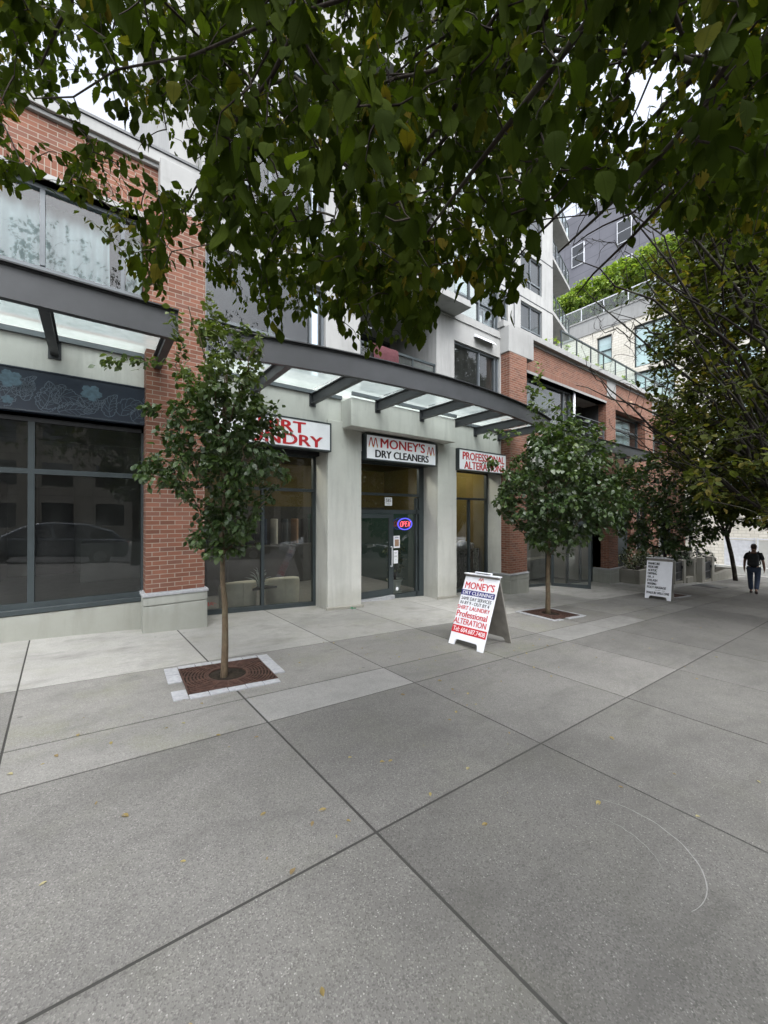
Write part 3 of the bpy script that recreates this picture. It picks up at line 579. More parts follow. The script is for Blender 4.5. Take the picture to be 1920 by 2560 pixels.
# white hood over the lower flat window, dryer vents in the window above
m=MB(); m.add([(8.3,YF,6.55),(9.1,YF,6.55),(9.1,YF-.02,6.62),(8.3,YF-.02,6.62),(8.3,YF-.16,6.47),(9.1,YF-.16,6.47)],[(0,4,5,1),(2,5,4,3),(0,3,4),(1,5,2),(0,1,2,3)]); bp(m,'vent_hood',M['white'])
m=MB(); m.box(8.9,9.3,YF+.16,YF+.2,7.08,7.52)
for x in (9.0,9.19):
    for q in (.075,.045): m.lathe([(q,0),(q-.012,0),(q-.012,.01),(q,.01)],n=16)
m=MB(); m.box(8.88,9.32,YF+.15,YF+.19,7.07,7.50); fv=bp(m,'fan_panel',M['white'])
for x in (9.0,9.2):
    m=MB(); m.smooth=True; m.tube([(x,YF+.15,7.28),(x,YF+.12,7.28)],.085,18); q=m.build('fan_ring',M['white'],fv); m=MB(); m.tube([(x,YF+.119,7.28),(x,YF+.112,7.28)],.055,16); m.build('fan_core',M['steel'],fv)
# ------- set back flats and angled balconies
YS=11.5
ops=[]
for z0 in (8.1,10.9,13.5,16.1,18.7):
    ops+=[(10.6,12.6,z0,z0+1.8),(14.2,16.4,z0,z0+1.8),(17.5,19.5,z0,z0+1.8)]
m=MB(); cells(m,9.5,20.6,7.1,21.5,YS,YS+.35,ops); m.box(20.3,20.6,YS+.36,22,7.1,21.5); bp(m,'concrete_wall',M['conc2'])
for o_ in ops: window(*o_,YS+.08,[(o_[0]+o_[1])/2],[o_[2]+.5],.07,'frame2','gtint')
m=MB()
for z in (10.3,12.9,15.5): m.box(9.5,20.6,YS-.02,YS,z,z+.03)
m.box(16.9,16.95,YS-.02,YS,7.1,21.5); bp(m,'wall_joint',M['steel'])
for z in (9.9,13.0,16.1,19.1):
    m=MB(); poly=[(20.61,YS),(24.5,12.5),(24.5,15.2),(20.61,15.2)]; m.prism(poly,z-.05,z+.15); bal=bp(m,'corner_balcony',M['conc2'])
    r=MB(); a=Vector((20.65,YS+.06,0)); b_=Vector((24.42,12.56,0)); n=5
    for i in range(n+1):
        q=a.lerp(b_,i/n); r.box(q.x-.03,q.x+.03,q.y-.03,q.y+.03,z+.15,z+1.15)
    for hz in (1.13,.22): r.tube([(a.x,a.y,z+hz),(b_.x,b_.y,z+hz),(b_.x,15.1,z+hz)],.03,6)
    r.build('railing',M['frame'],bal); q=MB(); q.add([(a.x,a.y,z+.25),(b_.x,b_.y,z+.25),(b_.x,b_.y,z+1.1),(a.x,a.y,z+1.1),(b_.x,15.1,z+.25),(b_.x,15.1,z+1.1)],[(0,1,2,3),(1,4,5,2)]); q.build('rail_glass',M['rail_glass'],bal)
# terrace railing on parapet
r=MB(); 
for i in range(12): x=13.2+1.1*i; r.box(x,x+.04,7.05,7.09,7.30,8.15)
r.box(13.2,25.4,7.04,7.10,8.15,8.2); r.box(13.2,25.4,7.05,7.09,7.42,7.46); tr=bp(r,'terrace_railing',M['frame']); q=MB(); q.add([(13.2,7.07,7.46),(25.4,7.07,7.46),(25.4,7.07,8.14),(13.2,7.07,8.14)],[(0,1,2,3)]); q.build('rail_glass',M['rail_glass'],tr)
# ------- rooms behind the glass
def room(x0,x1,y0,y1,z0,z1,wall,back,fl='floor',side=None,name='room'):
    t=.05
    for nm,bx,mt in (('room_floor',(x0,x1,y0,y1,z0-t,z0),fl),('room_ceiling',(x0,x1,y0,y1,z1,z1+t),wall),('room_back_wall',(x0,x1,y1,y1+t,z0,z1),back),('room_side_wall',(x0-t,x0,y0,y1,z0,z1),side or wall),('room_side_wall',(x1,x1+t,y0,y1,z0,z1),wall)):
        m=MB(); m.box(*bx); bp(m,nm,M[mt])
room(-7,.95,7.26,11.8,.30,3.4,'wallk','wallk')
m=MB(); m.box(-2.6,-1.5,11.0,11.79,.3,2.4); m.box(-.2,.94,9.9,11.0,.3,1.1); bp(m,'partition',M['wallk'],None,.01)
m=MB(); m.box(-1.15,-.35,11.70,11.78,.3,2.3); bp(m,'back_door',M['dark'])
room(1.5,9.45,7.46,12.5,-.30,3.4,'wally','wally')
m=MB(); m.box(6.0,9.4,12.3,12.49,-.3,1.7); m.box(6.92,7.0,7.6,12.3,-.3,1.75); bp(m,'partition',M['wallg'])
m=MB(); m.box(1.5,9.4,12.40,12.49,-.3,1.95); m.box(1.51,1.56,7.6,12.4,-.3,1.95); bp(m,'added_dark_band',M['dark'])  # dark band added to keep the lower room dark behind the glass reflections
for k_ in range(13): m=MB(); m.smooth=True; x_=2.1+k_*.34; m.box(x_,x_+.07,11.4,11.9,.25,1.55); bp(m,'hanging_garment',M[['shirt','jeans','wallw','carB','vent'][k_%5]],None,.03)
m=MB(); m.box(2.2,6.6,10.6,11.1,-.3,.8); m.box(2.2,2.7,10.0,10.6,-.3,.8); bp(m,'service_counter',M['dark'],None,.02)
room(10.45,15.8,7.3,12.,-1.0,3.4,'wallw','wallw')
m=MB(); m.box(13.0,15.6,8.8,9.3,-.95,-.15); m.box(14.3,14.9,10,10.5,-.95,.6); bp(m,'salon_cabinet',M['wallw'],None,.02)
m=MB(); m.box(-6.9,.7,8.0,8.1,4.24,4.28); m.box(-6.9,1.0,9.,9.05,4.24,7.0); m.box(1.5,4.4,9.,9.05,4.3,15.); m.box(7.2,9.4,9.,9.05,4.3,15.); m.box(10.8,13.9,8.2,8.25,4.2,6.2); m.box(17,26,8.4,8.5,-2,7); m.box(9.6,20.3,13.5,13.6,7.2,21); bp(m,'inner_wall',M['dark'])
for x,y,z in ((3.15,8.6,3.39),(2.3,10.6,3.39),(5.4,9.4,3.39),(8.3,9.6,3.39),(11.8,9.4,3.39),(14.4,9.4,3.39)):
    lt=MB(); lt.smooth=True; lt.tube([(x,y,z),(x,y,z-.04)],.17,18); bp(lt,'ceiling_lamp',M['light'])
for x,y,z in ((2.75,8.0,3.39),(5.9,8.0,3.39),(8.6,8.2,3.39)):  # added fill lamps, brightening what stands just behind the shop glass
    lt=MB(); lt.smooth=True; lt.tube([(x,y,z),(x,y,z-.05)],.11,18); bp(lt,'added_fill_lamp',M['added_fill'])
# ============================================================ CANOPIES
def ibeam(m,p0,p1,z0,z1,w=.10,t=.014):
    p0=np.array(p0);p1=np.array(p1); d=p1-p0; L=np.linalg.norm(d); d/=L; n=np.array([-d[1],d[0]])
    def slab(hw,a,b):
        q=[p0-n*hw,p1-n*hw,p1+n*hw,p0+n*hw]; m.prism([tuple(k) for k in q],a,b)
    slab(t/2,z0+t,z1-t); slab(w/2,z0,z0+t); slab(w/2,z1-t,z1)
def arc_y(x,xc=5.55,hw=4.2,ymid=4.95,yend=5.52):
    s=yend-ymid; Rr=(hw*hw+s*s)/(2*s); return ymid+Rr-math.sqrt(max(Rr*Rr-(x-xc)**2,0))
def canopy(x0,x1,yfun,wall,beams,label,group,z0=3.86,z1=4.2,name='glass_canopy'):
    root=empty(name,((x0+x1)/2,wall,z0),0,label,'canopy',group); off=np.array([-(x0+x1)/2,-wall,-z0])
    def part(mb,nm,mt,bev=0.):
        mb.v=[(a+off[0],b+off[1],c+off[2]) for a,b,c in mb.v]; return mb.build(nm,M[mt],root,bev)
    n=28; f=MB(); top=MB(); 
    X=[x0+(x1-x0)*i/n for i in range(n+1)]
    def ribbon(m,ya,yb,za,zb):
        vs=[]
        for x in X: y=yfun(x); vs+=[(x,y+ya,za),(x,y+yb,za),(x,y+yb,zb),(x,y+ya,zb)]
        fs=[]
        for i in range(n):
            k=4*i; fs+=[(k,k+4,k+5,k+1),(k+1,k+5,k+6,k+2),(k+2,k+6,k+7,k+3),(k+3,k+7,k+4,k)]
        fs+=[(0,1,2,3),(4*n+3,4*n+2,4*n+1,4*n)]; m.add(vs,fs)
    ribbon(f,.0,.012,z0+.012,z1-.012); ribbon(f,-.0,.085,z0,z0+.012); ribbon(f,-.02,.085,z1-.012,z1); part(f,'fascia_beam','steel')
    ribbon(top,-.05,.10,z1+.001,z1+.018); part(top,'flashing','steel2')
    for x in beams:
        b=MB(); wy=wall if not (4.1<x<7.12 and name and z0>3.85 and x0>1.4 and x1<10) else 6.5
        ibeam(b,(x,wy),(x,yfun(x)+.09),z0+.0,z0+.2,.095); b.box(x-.07,x+.07,wy-.012,wy-.001,z0-.05,z0+.24); part(b,'canopy_beam','steel')
    l=MB(); 
    if x0>1.4 and x1<10: 
        for a,b_,w in ((x0,4.1,wall),(4.1,7.12,6.5),(7.12,x1,wall)): l.box(a,b_,w-.05,w,z0+.2,z0+.27)
    else: l.box(x0,x1,wall-.05,wall,z0+.2,z0+.27)
    part(l,'wall_rail','frame2')
    gl=MB(); bs=[x0+.02]+list(beams)+[x1-.02]
    for a,b_ in zip(bs,bs[1:]):
        k=5
        for i in range(k):
            p=a+(b_-a)*i/k+(.012 if i==0 else 0); q=a+(b_-a)*(i+1)/k-(.012 if i==k-1 else 0); gl.add([(p,wall-.02,z0+.285),(q,wall-.02,z0+.285),(q,yfun(q)+.09,z0+.215),(p,yfun(p)+.09,z0+.215)],[(0,1,2,3)])
    gg=part(gl,'glass_roof','frost'); return root
canopy(1.46,9.75,arc_y,YF,[2.3,3.45,4.75,6.0,7.2,8.35,9.4],'bowed charcoal steel canopy with glass roof over the dry cleaner entrance','steel and glass canopies')
canopy(-6.,.84,lambda x:5.34,YF,[-4.6,-3.2,-1.8,-.42,.76],'straight charcoal steel canopy with glass roof above the floral sign','steel and glass canopies')
canopy(11.0,18.2,lambda x:5.95,YF,[11.1,12.9,14.6,16.4,18.1],'straight steel canopy over the salon, end showing past the second young tree','steel and glass canopies')
# ============================================================ SIGNS
def sign_box(x0,x1,z0,z1,y,dep,label,cat='sign',face='signw',case='frame',fr=.03,name='shop_sign'):
    root=empty(name,((x0+x1)/2,y,z0),0,label,cat); o=np.array([-(x0+x1)/2,-y,-z0])
    c=MB(); c.box(x0,x1,y+.004,y+dep,z0,z1); 
    for a,b,cc,d in ((x0,x1,z0,z0+fr),(x0,x1,z1-fr,z1),(x0,x0+fr,z0+fr,z1-fr),(x1-fr,x1,z0+fr,z1-fr)): c.box(a,b,y-.012,y+.004,cc,d)
    c.v=[tuple(np.array(v)+o) for v in c.v]; c.build('case',M[case],root,.004)
    f=MB(); f.add([(x0+fr,y-.002,z0+fr),(x1-fr,y-.002,z0+fr),(x1-fr,y-.002,z1-fr),(x0+fr,y-.002,z1-fr)],[(0,1,2,3)]); f.v=[tuple(np.array(v)+o) for v in f.v]; f.build('face',M[face],root)
    def T(s,xa,xb,za,zb,mat,bold=.02,shear=0.): return text(s,xb-xa,zb-za,M[mat],root,(xa+o[0],-.002,za+o[2]),(1,0,0),(0,0,1),bold,'lettering',shear)
    return root,T,o
r,T,o=sign_box(1.46,3.78,2.93,3.50,6.74,.16,'white lit sign with red letters reading SHIRT LAUNDRY above the left shop window')
T('SHIRT',2.12,3.22,3.225,3.43,'red',.07); T('LAUNDRY',1.66,3.58,2.99,3.19,'red',.07)
r,T,o=sign_box(4.62,6.72,2.86,3.42,6.76,.16,"white sign reading MONEY'S DRY CLEANERS above the entrance door")
T("MONEY'S",5.02,6.33,3.15,3.36,'red',.045); T('DRY CLEANERS',4.88,6.45,2.93,3.09,'blk',.075)
def crown_mark(root,cx,cz,w,h,y,o,r=.010,ux=(1,0,0),uz=(0,0,1),wob=1,org=None):
    ux=np.array(ux,float);uz=np.array(uz,float); n=np.cross(ux,uz); org=np.array([cx,y,cz]) if org is None else np.array(org)
    for mt,ph,am,dd in (('gold',0.,1.,.002),('red',.14,.85,.0045)):
        m=MB(); L=[];N=40
        for i in range(N+1):
            t=i/N; L.append(((t-.5)*w,am*h*.5*(-math.cos(2*math.pi*2*t))+ph*h*.5-.1*h))
        vs=[]
        for i,(a,b) in enumerate(L):
            p=L[max(i-1,0)];q=L[min(i+1,N)]; dx,dz=q[0]-p[0],q[1]-p[1]; l=math.hypot(dx,dz); nx,nz=-dz/l*r,dx/l*r
            for s in (-1,1): vs.append(tuple(org+ux*(a+s*nx)+uz*(b+s*nz)+n*dd+(o if o is not None else 0)))
        m.add(vs,[(2*i,2*i+2,2*i+3,2*i+1) for i in range(N)]); m.build('logo',M[mt],root)
crown_mark(r,4.82,3.26,.24,.20,6.757,o,.011); crown_mark(r,6.53,3.23,.24,.20,6.757,o,.011)
r,T,o=sign_box(7.50,9.55,2.83,3.40,6.74,.16,'white sign reading PROFESSIONAL ALTERATIONS in red above the right shop window')
T('PROFESSIONAL',7.66,9.42,3.12,3.32,'red',.05); T('ALTERATIONS',7.72,9.40,2.88,3.08,'red',.05)
# floral navy sign
r,T,o=sign_box(-6.6,.73,3.03,3.60,6.80,.11,'long dark navy sign panel with pale scrolling leaf and flower line art','sign','navy','navy',.022)
lm=MB(); fm=MB(); frng=random.Random(11); yy=6.797
def ribbon2(pts,hw,mb,closed=False):
    N=len(pts); vs=[]
    for i in range(N):
        p=pts[(i-1)%N if closed else max(i-1,0)]; q=pts[(i+1)%N if closed else min(i+1,N-1)]; dx,dz=q[0]-p[0],q[1]-p[1]; l=math.hypot(dx,dz) or 1; nx,nz=-dz/l*hw,dx/l*hw
        for s in (-1,1):
            x=min(max(pts[i][0]+s*nx,-6.57),.70); z=min(max(pts[i][1]+s*nz,3.06),3.57); vs.append((x,yy,z))
    mb.add(vs,[(2*i,2*((i+1)%N),2*((i+1)%N)+1,2*i+1) for i in range(N if closed else N-1)])
def acanthus(x,z,L,ang,cu,w,lobes=6,hw=.0034):
    w*=1.45
    # curved spine with frilled outline both sides and inner ribs
    sp=[];a=ang; px,pz=x,z; n=36
    for i in range(n+1): sp.append((px,pz,a)); px+=L/n*math.cos(a); pz+=L/n*math.sin(a); a+=cu/n
    for s in (-1,1):
        out=[]
        for k in range(n*3+1):
            t=k/(n*3); i=min(int(t*n),n-1); q=sp[i]; ww=w*math.sin(math.pi*t**.7)**.8*(1+.28*abs(math.sin(t*lobes*math.pi))+.10*math.sin(t*lobes*6*math.pi)); out.append((q[0]-s*ww*math.sin(q[2]),q[1]+s*ww*math.cos(q[2])))
        ribbon2(out,hw,lm)
        for q0 in (.2,.35,.5,.65,.8):
            i=int(q0*n); q=sp[i]; ww=w*.8*math.sin(math.pi*q0**.7)**.8; e=[]
            for j in range(7): t=j/6; i2=min(i+int(t*5),n); q2=sp[i2]; e.append((q2[0]-s*ww*t*math.sin(q2[2]),q2[1]+s*ww*t*math.cos(q2[2])))
            ribbon2(e,hw*.6,lm)
    ribbon2([(q[0],q[1]) for q in sp],hw*.8,lm)
def blossom(x,z,rad,ph):
    pts=[(x,z)]; N=60
    for i in range(N):
        t=2*math.pi*i/N; rr_=rad*(.62+.38*abs(math.cos(2.5*t+ph))**.6+.04*math.sin(17*t)); pts.append((x+rr_*math.cos(t),z+rr_*math.sin(t)*.92))
    f1_=MB(); f1_.add([tuple(np.array((p[0],yy-.001,min(max(p[1],3.06),3.57)))+o) for p in pts],[(0,1+i,1+(i+1)%N) for i in range(N)]); f1_.build('flower_art',M['flower'],r)
    for k in range(5):
        t=2*math.pi*k/5+ph; ribbon2([(x+.15*rad*math.cos(t),z+.15*rad*math.sin(t)),(x+.6*rad*math.cos(t+.15),z+.6*rad*math.sin(t+.15))],.0018,lm)
for bx in (-5.45,-3.95,-2.5,-1.02,.45):
    acanthus(bx-.95,3.10,.55,1.45,-2.6,.075,7); acanthus(bx-1.0,3.08,.42,.95,.9,.07,5); acanthus(bx-.82,3.08,.38,.5,-.7,.055,6); acanthus(bx-1.28,3.30,.30,-.4,2.2,.04,5)
    acanthus(bx-.60,3.32,.34,-.9,1.9,.045,6); acanthus(bx-.25,3.10,.36,1.9,-1.2,.05,6); acanthus(bx-.12,3.14,.42,1.5,-2.2,.06,6); acanthus(bx+.02,3.08,.36,.75,.5,.06,5); acanthus(bx+.15,3.40,.28,.2,-1.,.035,5); acanthus(bx+.3,3.18,.25,1.1,1.2,.035,4)
    acanthus(bx-.75,3.44,.3,-2.6,1.4,.03,5); acanthus(bx-.55,3.12,.3,.3,1.6,.03,5); acanthus(bx-1.1,3.3,.25,2.2,-1.9,.03,4); blossom(bx-.47,3.40,.125,bx); blossom(bx-1.30,3.43,.125,bx+1); blossom(bx-1.32,3.16,.06,bx+2)
for mb,nm,mt in ((lm,'leaf_line_art','line'),):
    mb.v=[tuple(np.array(v)+o) for v in mb.v]; mb.build(nm,M[mt],r)
# neon OPEN sign
nr=empty('neon_sign',(6.17,7.30,1.45),0,'glowing oval OPEN sign with red letters and blue ring hung inside the door glass','neon sign')
m=MB(); m.smooth=True; N=48
for rr_,mm_ in ((1.,0),(.90,0)): m.tube([(.235*rr_*math.cos(2*math.pi*i/N),.0,(.145*rr_)*math.sin(2*math.pi*i/N)) for i in range(N+1)],.0065,6,False)
m.build('blue_ring',M['neonb'],nr)
LET={'O':[[(0.2,0),(0,.3),(0.05,.8),(.3,1),(.6,1),(.75,.7),(.7,.2),(.5,0),(.2,0)]],'P':[[(0,0),(.12,1),(.6,1),(.72,.75),(.6,.5),(.08,.5)]],'E':[[(.62,1),(.12,1),(0,0),(.55,0)],[(.06,.52),(.5,.52)]],'N':[[(0,0),(.12,1),(.5,0),(.65,1)]]}
m=MB(); m.smooth=True
for k,ch in enumerate('OPEN'):
    for st in LET[ch]:
        P_=[(-.160+k*.082+a*.088+b*.02,-.012,-.062+b*.124) for a,b in st]; m.tube(P_,.0075,6)
m.build('red_letters',M['neonr'],nr)
m=MB()
m.tube([(-.2,.03,0),(.2,.03,0)],.004,4); m.tube([(.0,.03,.17),(.0,.03,.4)],.002,4); m.build('support',M['black'],nr)
def notice(x,z,w,h,y,label,lines,head=None):
    root=empty('door_notice',(x,y,z),0,label,'notice'); m=MB(); m.box(0,w,0,.002,0,h); m.build('sheet',M['white'],root)
    for (s,a,b,c,d,mt) in lines:
        if not s:
            q=MB(); q.box(a*w,b*w,-.0012,-.0002,c*h,d*h); q.build('print_line',M[mt],root); continue
        text(s,(b-a)*w,(d-c)*h,M[mt],root,(a*w,-.0005,c*h),(1,0,0),(0,0,1),.02,depth=.001)
    return root
notice(5.62,1.90,.22,.20,7.395,'white 585 street number card on the glass over the door',[('585',.15,.85,.42,.85,'blk'),('',.2,.8,.16,.24,'plinth')])
n1=notice(5.885,.86,.20,.30,7.395,'white card with a red table of opening hours beside the door handle',[('',.2,.8,.80,.86,'blue'),('',.3,.7,.90,.93,'plinth')])
m=MB(); m.box(.04,.17,-.0015,-.0005,.04,.21); m.build('red_table',M['vent'],n1)
notice(5.885,.48,.14,.32,7.395,'narrow pale notice taped under the opening hours card',[('',.2,.8,.84,.87,'plinth'),('',.3,.7,.76,.79,'plinth'),('',.15,.85,.56,.59,'plinth'),('',.2,.75,.5,.53,'plinth'),('',.35,.65,.3,.32,'plinth')])
m=MB(); m.tube([(5.98,7.37,-.14),(5.98,7.366,-.14)],.045,18); m.build('round_sticker',M['white']); tag(bpy.data.objects['round_sticker'],'round white sticker low on the glass beside the door','sticker')
# ============================================================ THINGS INSIDE THE SHOPS
def armchair(x,y,z,rz,label):
    root=empty('tub_armchair',(x,y,z),rz,label,'armchair','cream armchairs inside the shop window'); n=26
    m=MB(); m.smooth=True; vs=[];a0,a1=R(-30),R(210)
    for i in range(n+1):
        t=a0+(a1-a0)*i/n; k=abs(math.sin(math.pi*i/n)); hgt=.52+.17*k**.6
        for (r_,h_) in ((.30,.06),(.345,.12),(.36,.35),(.365,hgt-.05),(.345,hgt),(.30,hgt+.005),(.27,hgt-.04),(.26,.40)): vs.append((r_*math.cos(t),-r_*math.sin(t)*.95*1.0,h_))
    m.add(vs,[(8*i+j,8*i+8+j,8*i+9+j,8*i+j+1) for i in range(n) for j in range(7)]+[tuple(range(8)),tuple(8*n+k for k in range(7,-1,-1))]); m.build('shell',M['leather'],root)
    s=MB(); s.smooth=True; s.lathe([(.0,.08),(.24,.08),(.27,.12),(.27,.38),(.24,.43),(.0,.44)],n=24); s.build('seat',M['leather'],root)
    s=MB(); 
    for i in range(4): t=R(45+90*i); s.tube([(.2*math.cos(t),.2*math.sin(t),.0),(.2*math.cos(t),.2*math.sin(t),.08)],.02,8)
    s.build('feet',M['dark'],root); s=MB(); s.tube([(0,-.352,.12),(0,-.366,.4),(0,-.356,.66)],.006,5); s.build('seam',M['leather'],root); return root
armchair(2.33,7.95,-.30,R(0),'cream leather tub armchair behind the glass, left one beside the brick pier')
armchair(3.25,7.92,-.30,R(-12),'cream leather tub armchair behind the glass, right one beside the concrete column')
def leafy(name,base,label,cat,h,rad,n,ls,mat='leafD',pot=None,group=None,z0=.25,twigs=60,tpl=None,shape=None,bark='bark2'):
    C=[]; b=np.array(base)
    while len(C)<n:
        p=rng.uniform(-1,1,3)
        if np.linalg.norm(p)>1: continue
        q=np.array([p[0]*rad[0],p[1]*rad[1],(p[2]*.5+.5)*(h-z0)+z0]); C.append(b+q)
    limbs=[]
    for i in range(6):
        t=i*1.05; limbs.append(([b+(0,0,.02),b+(.3*rad[0]*math.cos(t),.3*rad[1]*math.sin(t),z0+.3*(h-z0)),b+(.6*rad[0]*math.cos(t),.6*rad[1]*math.sin(t),z0+.75*(h-z0))],.012,.004))
    return tree(name,label,cat,base,limbs,np.array(C),7,ls,M[mat],M[bark],tpl or TPL_L,group,[([b,b+(0,0,z0*.5),b+(0,0,z0)],.02,.014)],spread=.06,sides=3)
pr=empty('plant_pot',(6.18,7.72,-.30),0,'pale celadon pot on the shop floor just inside the door glass','pot'); m=MB(); m.smooth=True; m.lathe([(.0,.0),(.12,.0),(.13,.03),(.17,.22),(.185,.28),(.21,.29),(.21,.32),(.17,.32),(.16,.27),(.0,.27)],n=28); m.build('bowl',M['pot'],pr); m=MB(); m.lathe([(0,.275),(.16,.275)],n=16); m.build('soil',M['soil'],pr)
m=MB(); m.lathe([(0,0),(.19,.0),(.2,.02),(0,.02)],n=20); m.v=[(a,b,c-.02) for a,b,c in m.v]; m.build('saucer',M['pot'],pr); pr.location.z=-.28
leafy('potted_plant',(6.18,7.72,-.02),'leafy green plant growing in the celadon pot inside the door','plant',1.05,(.32,.26),34,.10,'leafY')
m=MB(); m.smooth=True
for i in range(26):
    t=i*2.4; e=(.22*math.cos(t)*(.6+.4*(i%3)),.16*math.sin(t),.25+.2*((i*7)%5)/5-.1*(i%3)); m.tube(smooth_path([(0,0,0),(e[0]*.5,e[1]*.5,e[2]*.8),e],6),[.006,.006,.005,.004,.003,.001],4)
sp=m.build('spider_plant',M['pot']); sp.location=(2.72,7.78,.22); tag(sp,'pale spiky plant between the two cream armchairs','plant')
m=MB(); m.box(-.25,.25,-.2,.2,.48,.52); m.box(-.22,.22,-.17,.17,0,.04); m.box(-.03,.03,-.03,.03,.04,.48); st=m.build('side_table',M['dark']); st.location=(2.78,7.85,-.30); tag(st,'small dark side table between the two cream armchairs','table')
m=MB(); m.smooth=True
for i in range(9):
    t=i*.7; m.add([(0,0,0),(.09*math.cos(t),.09*math.sin(t),.05),(.15*math.cos(t+.15),.15*math.sin(t+.15),.02),(.09*math.cos(t+.35),.09*math.sin(t+.35),.05)],[(0,1,2,3)])
fl=m.build('red_flower',M['red']); fl.location=(1.72,7.62,.0); tag(fl,'red poinsettia flower low in the left corner of the shop window','flower')
m=MB(); m.smooth=True; m.lathe([(0,0),(.07,0),(.09,.16),(.08,.16),(.07,.12),(0,.12)],n=16); fp=m.build('flower_pot',M['dark']); fp.location=(1.72,7.62,-.29); tag(fp,'dark little pot holding the red flower in the window corner','pot')
cu=curtain(7.62,9.40,-.62,.66,7.60,'curt2',.025,.12); 
ct=MB(); ct.box(7.6,9.42,7.64,8.2,-.3,.64); bp(ct,'window_counter',M['dark'])
for i,(x,w_,h_) in enumerate(((8.55,.12,.2),(8.75,.2,.24),(9.02,.16,.2),(9.22,.1,.15))):
    m=MB(); m.box(0,w_,0,.15,0,h_); m.box(w_*.15,w_*.85,.02,.13,h_,h_+.02); o=m.build('storage_box',M['white'],None,.008); o.location=(x,7.75,.64); tag(o,['narrow white box at the left end of the window counter','widest white box on the window counter','white box right of the widest one on the window counter','smallest white box at the right end of the counter'][i],'box','boxes on the window counter')
sh=empty('thread_shelf',(8.95,8.9,.9),0,'rack of small bottles and spools behind the right shop window','shelf'); m=MB()
for k in range(5): m.box(-.75,.45,0,.12,k*.14,k*.14+.012)
m.box(-.76,-.74,0,.13,0,.7); m.box(.44,.46,0,.13,0,.7); m.build('rack',M['metalw'],sh)
cols=[(.4,.05,.05),(.25,.05,.1),(.5,.3,.3),(.08,.1,.3),(.5,.45,.35),(.1,.02,.03)]; cm=[mp('spool_colour',c,.4) for c in cols]
m0=MB(); m0.smooth=True; m0.lathe([(0,0),(.022,0),(.022,.06),(.008,.07),(.008,.10),(0,.10)],n=8); sm=m0.mesh('spool')
spo=[]
for k in range(5):
    for i in range(13):
        me=sm.copy() if False else sm; o=bpy.data.objects.new('spool',me); COL.objects.link(o); o.location=(8.24+i*.09+rng.uniform(-.01,.01),8.94,.9+k*.14+.013)
        if not me.materials: me.materials.append(cm[0])
        o.material_slots[0].link='OBJECT'; o.material_slots[0].material=cm[(i*3+k*2)%6]; tag(o,'small coloured spool on the rack behind the right shop window','spool','spools on the rack')
# rug on balcony rail
m=MB(); m.smooth=True; n=14; vs=[]
for i in range(n+1):
    x=i/n*.72
    for j,(yy_,zz_) in enumerate(((.10,-.40),(.09,-.15),(.07,-.02),(.025,.022),(-.03,-.02),(-.05,-.2),(-.055,-.46))): vs.append((x,yy_+.008*math.sin(x*22+j),zz_+.02*math.sin(x*9)*(j in(0,6))))
m.add(vs,[(7*i+j,7*i+7+j,7*i+8+j,7*i+1+j) for i in range(n) for j in range(6)]); rg=m.build('woven_rug',M['rug']); rg.location=(4.92,YF+.03,5.475); tag(rg,'pink and maroon woven rug hung over the balcony rail above the canopy','rug')
# litter by the column
m=MB(); 
for i in range(14):
    a=rng.uniform(-.06,.06,2); s=.04; v=[(a[0]+rng.uniform(-s,s),a[1]*.6+rng.uniform(-s,s),rng.uniform(0,.045)) for _ in range(3)]; m.add(v,[(0,1,2)])
lt=m.build('crumpled_wrapper',M['green']); lt.location=(4.28,6.72,gz(4.28)+.005); tag(lt,'crumpled green wrapper at the foot of the concrete column','litter')
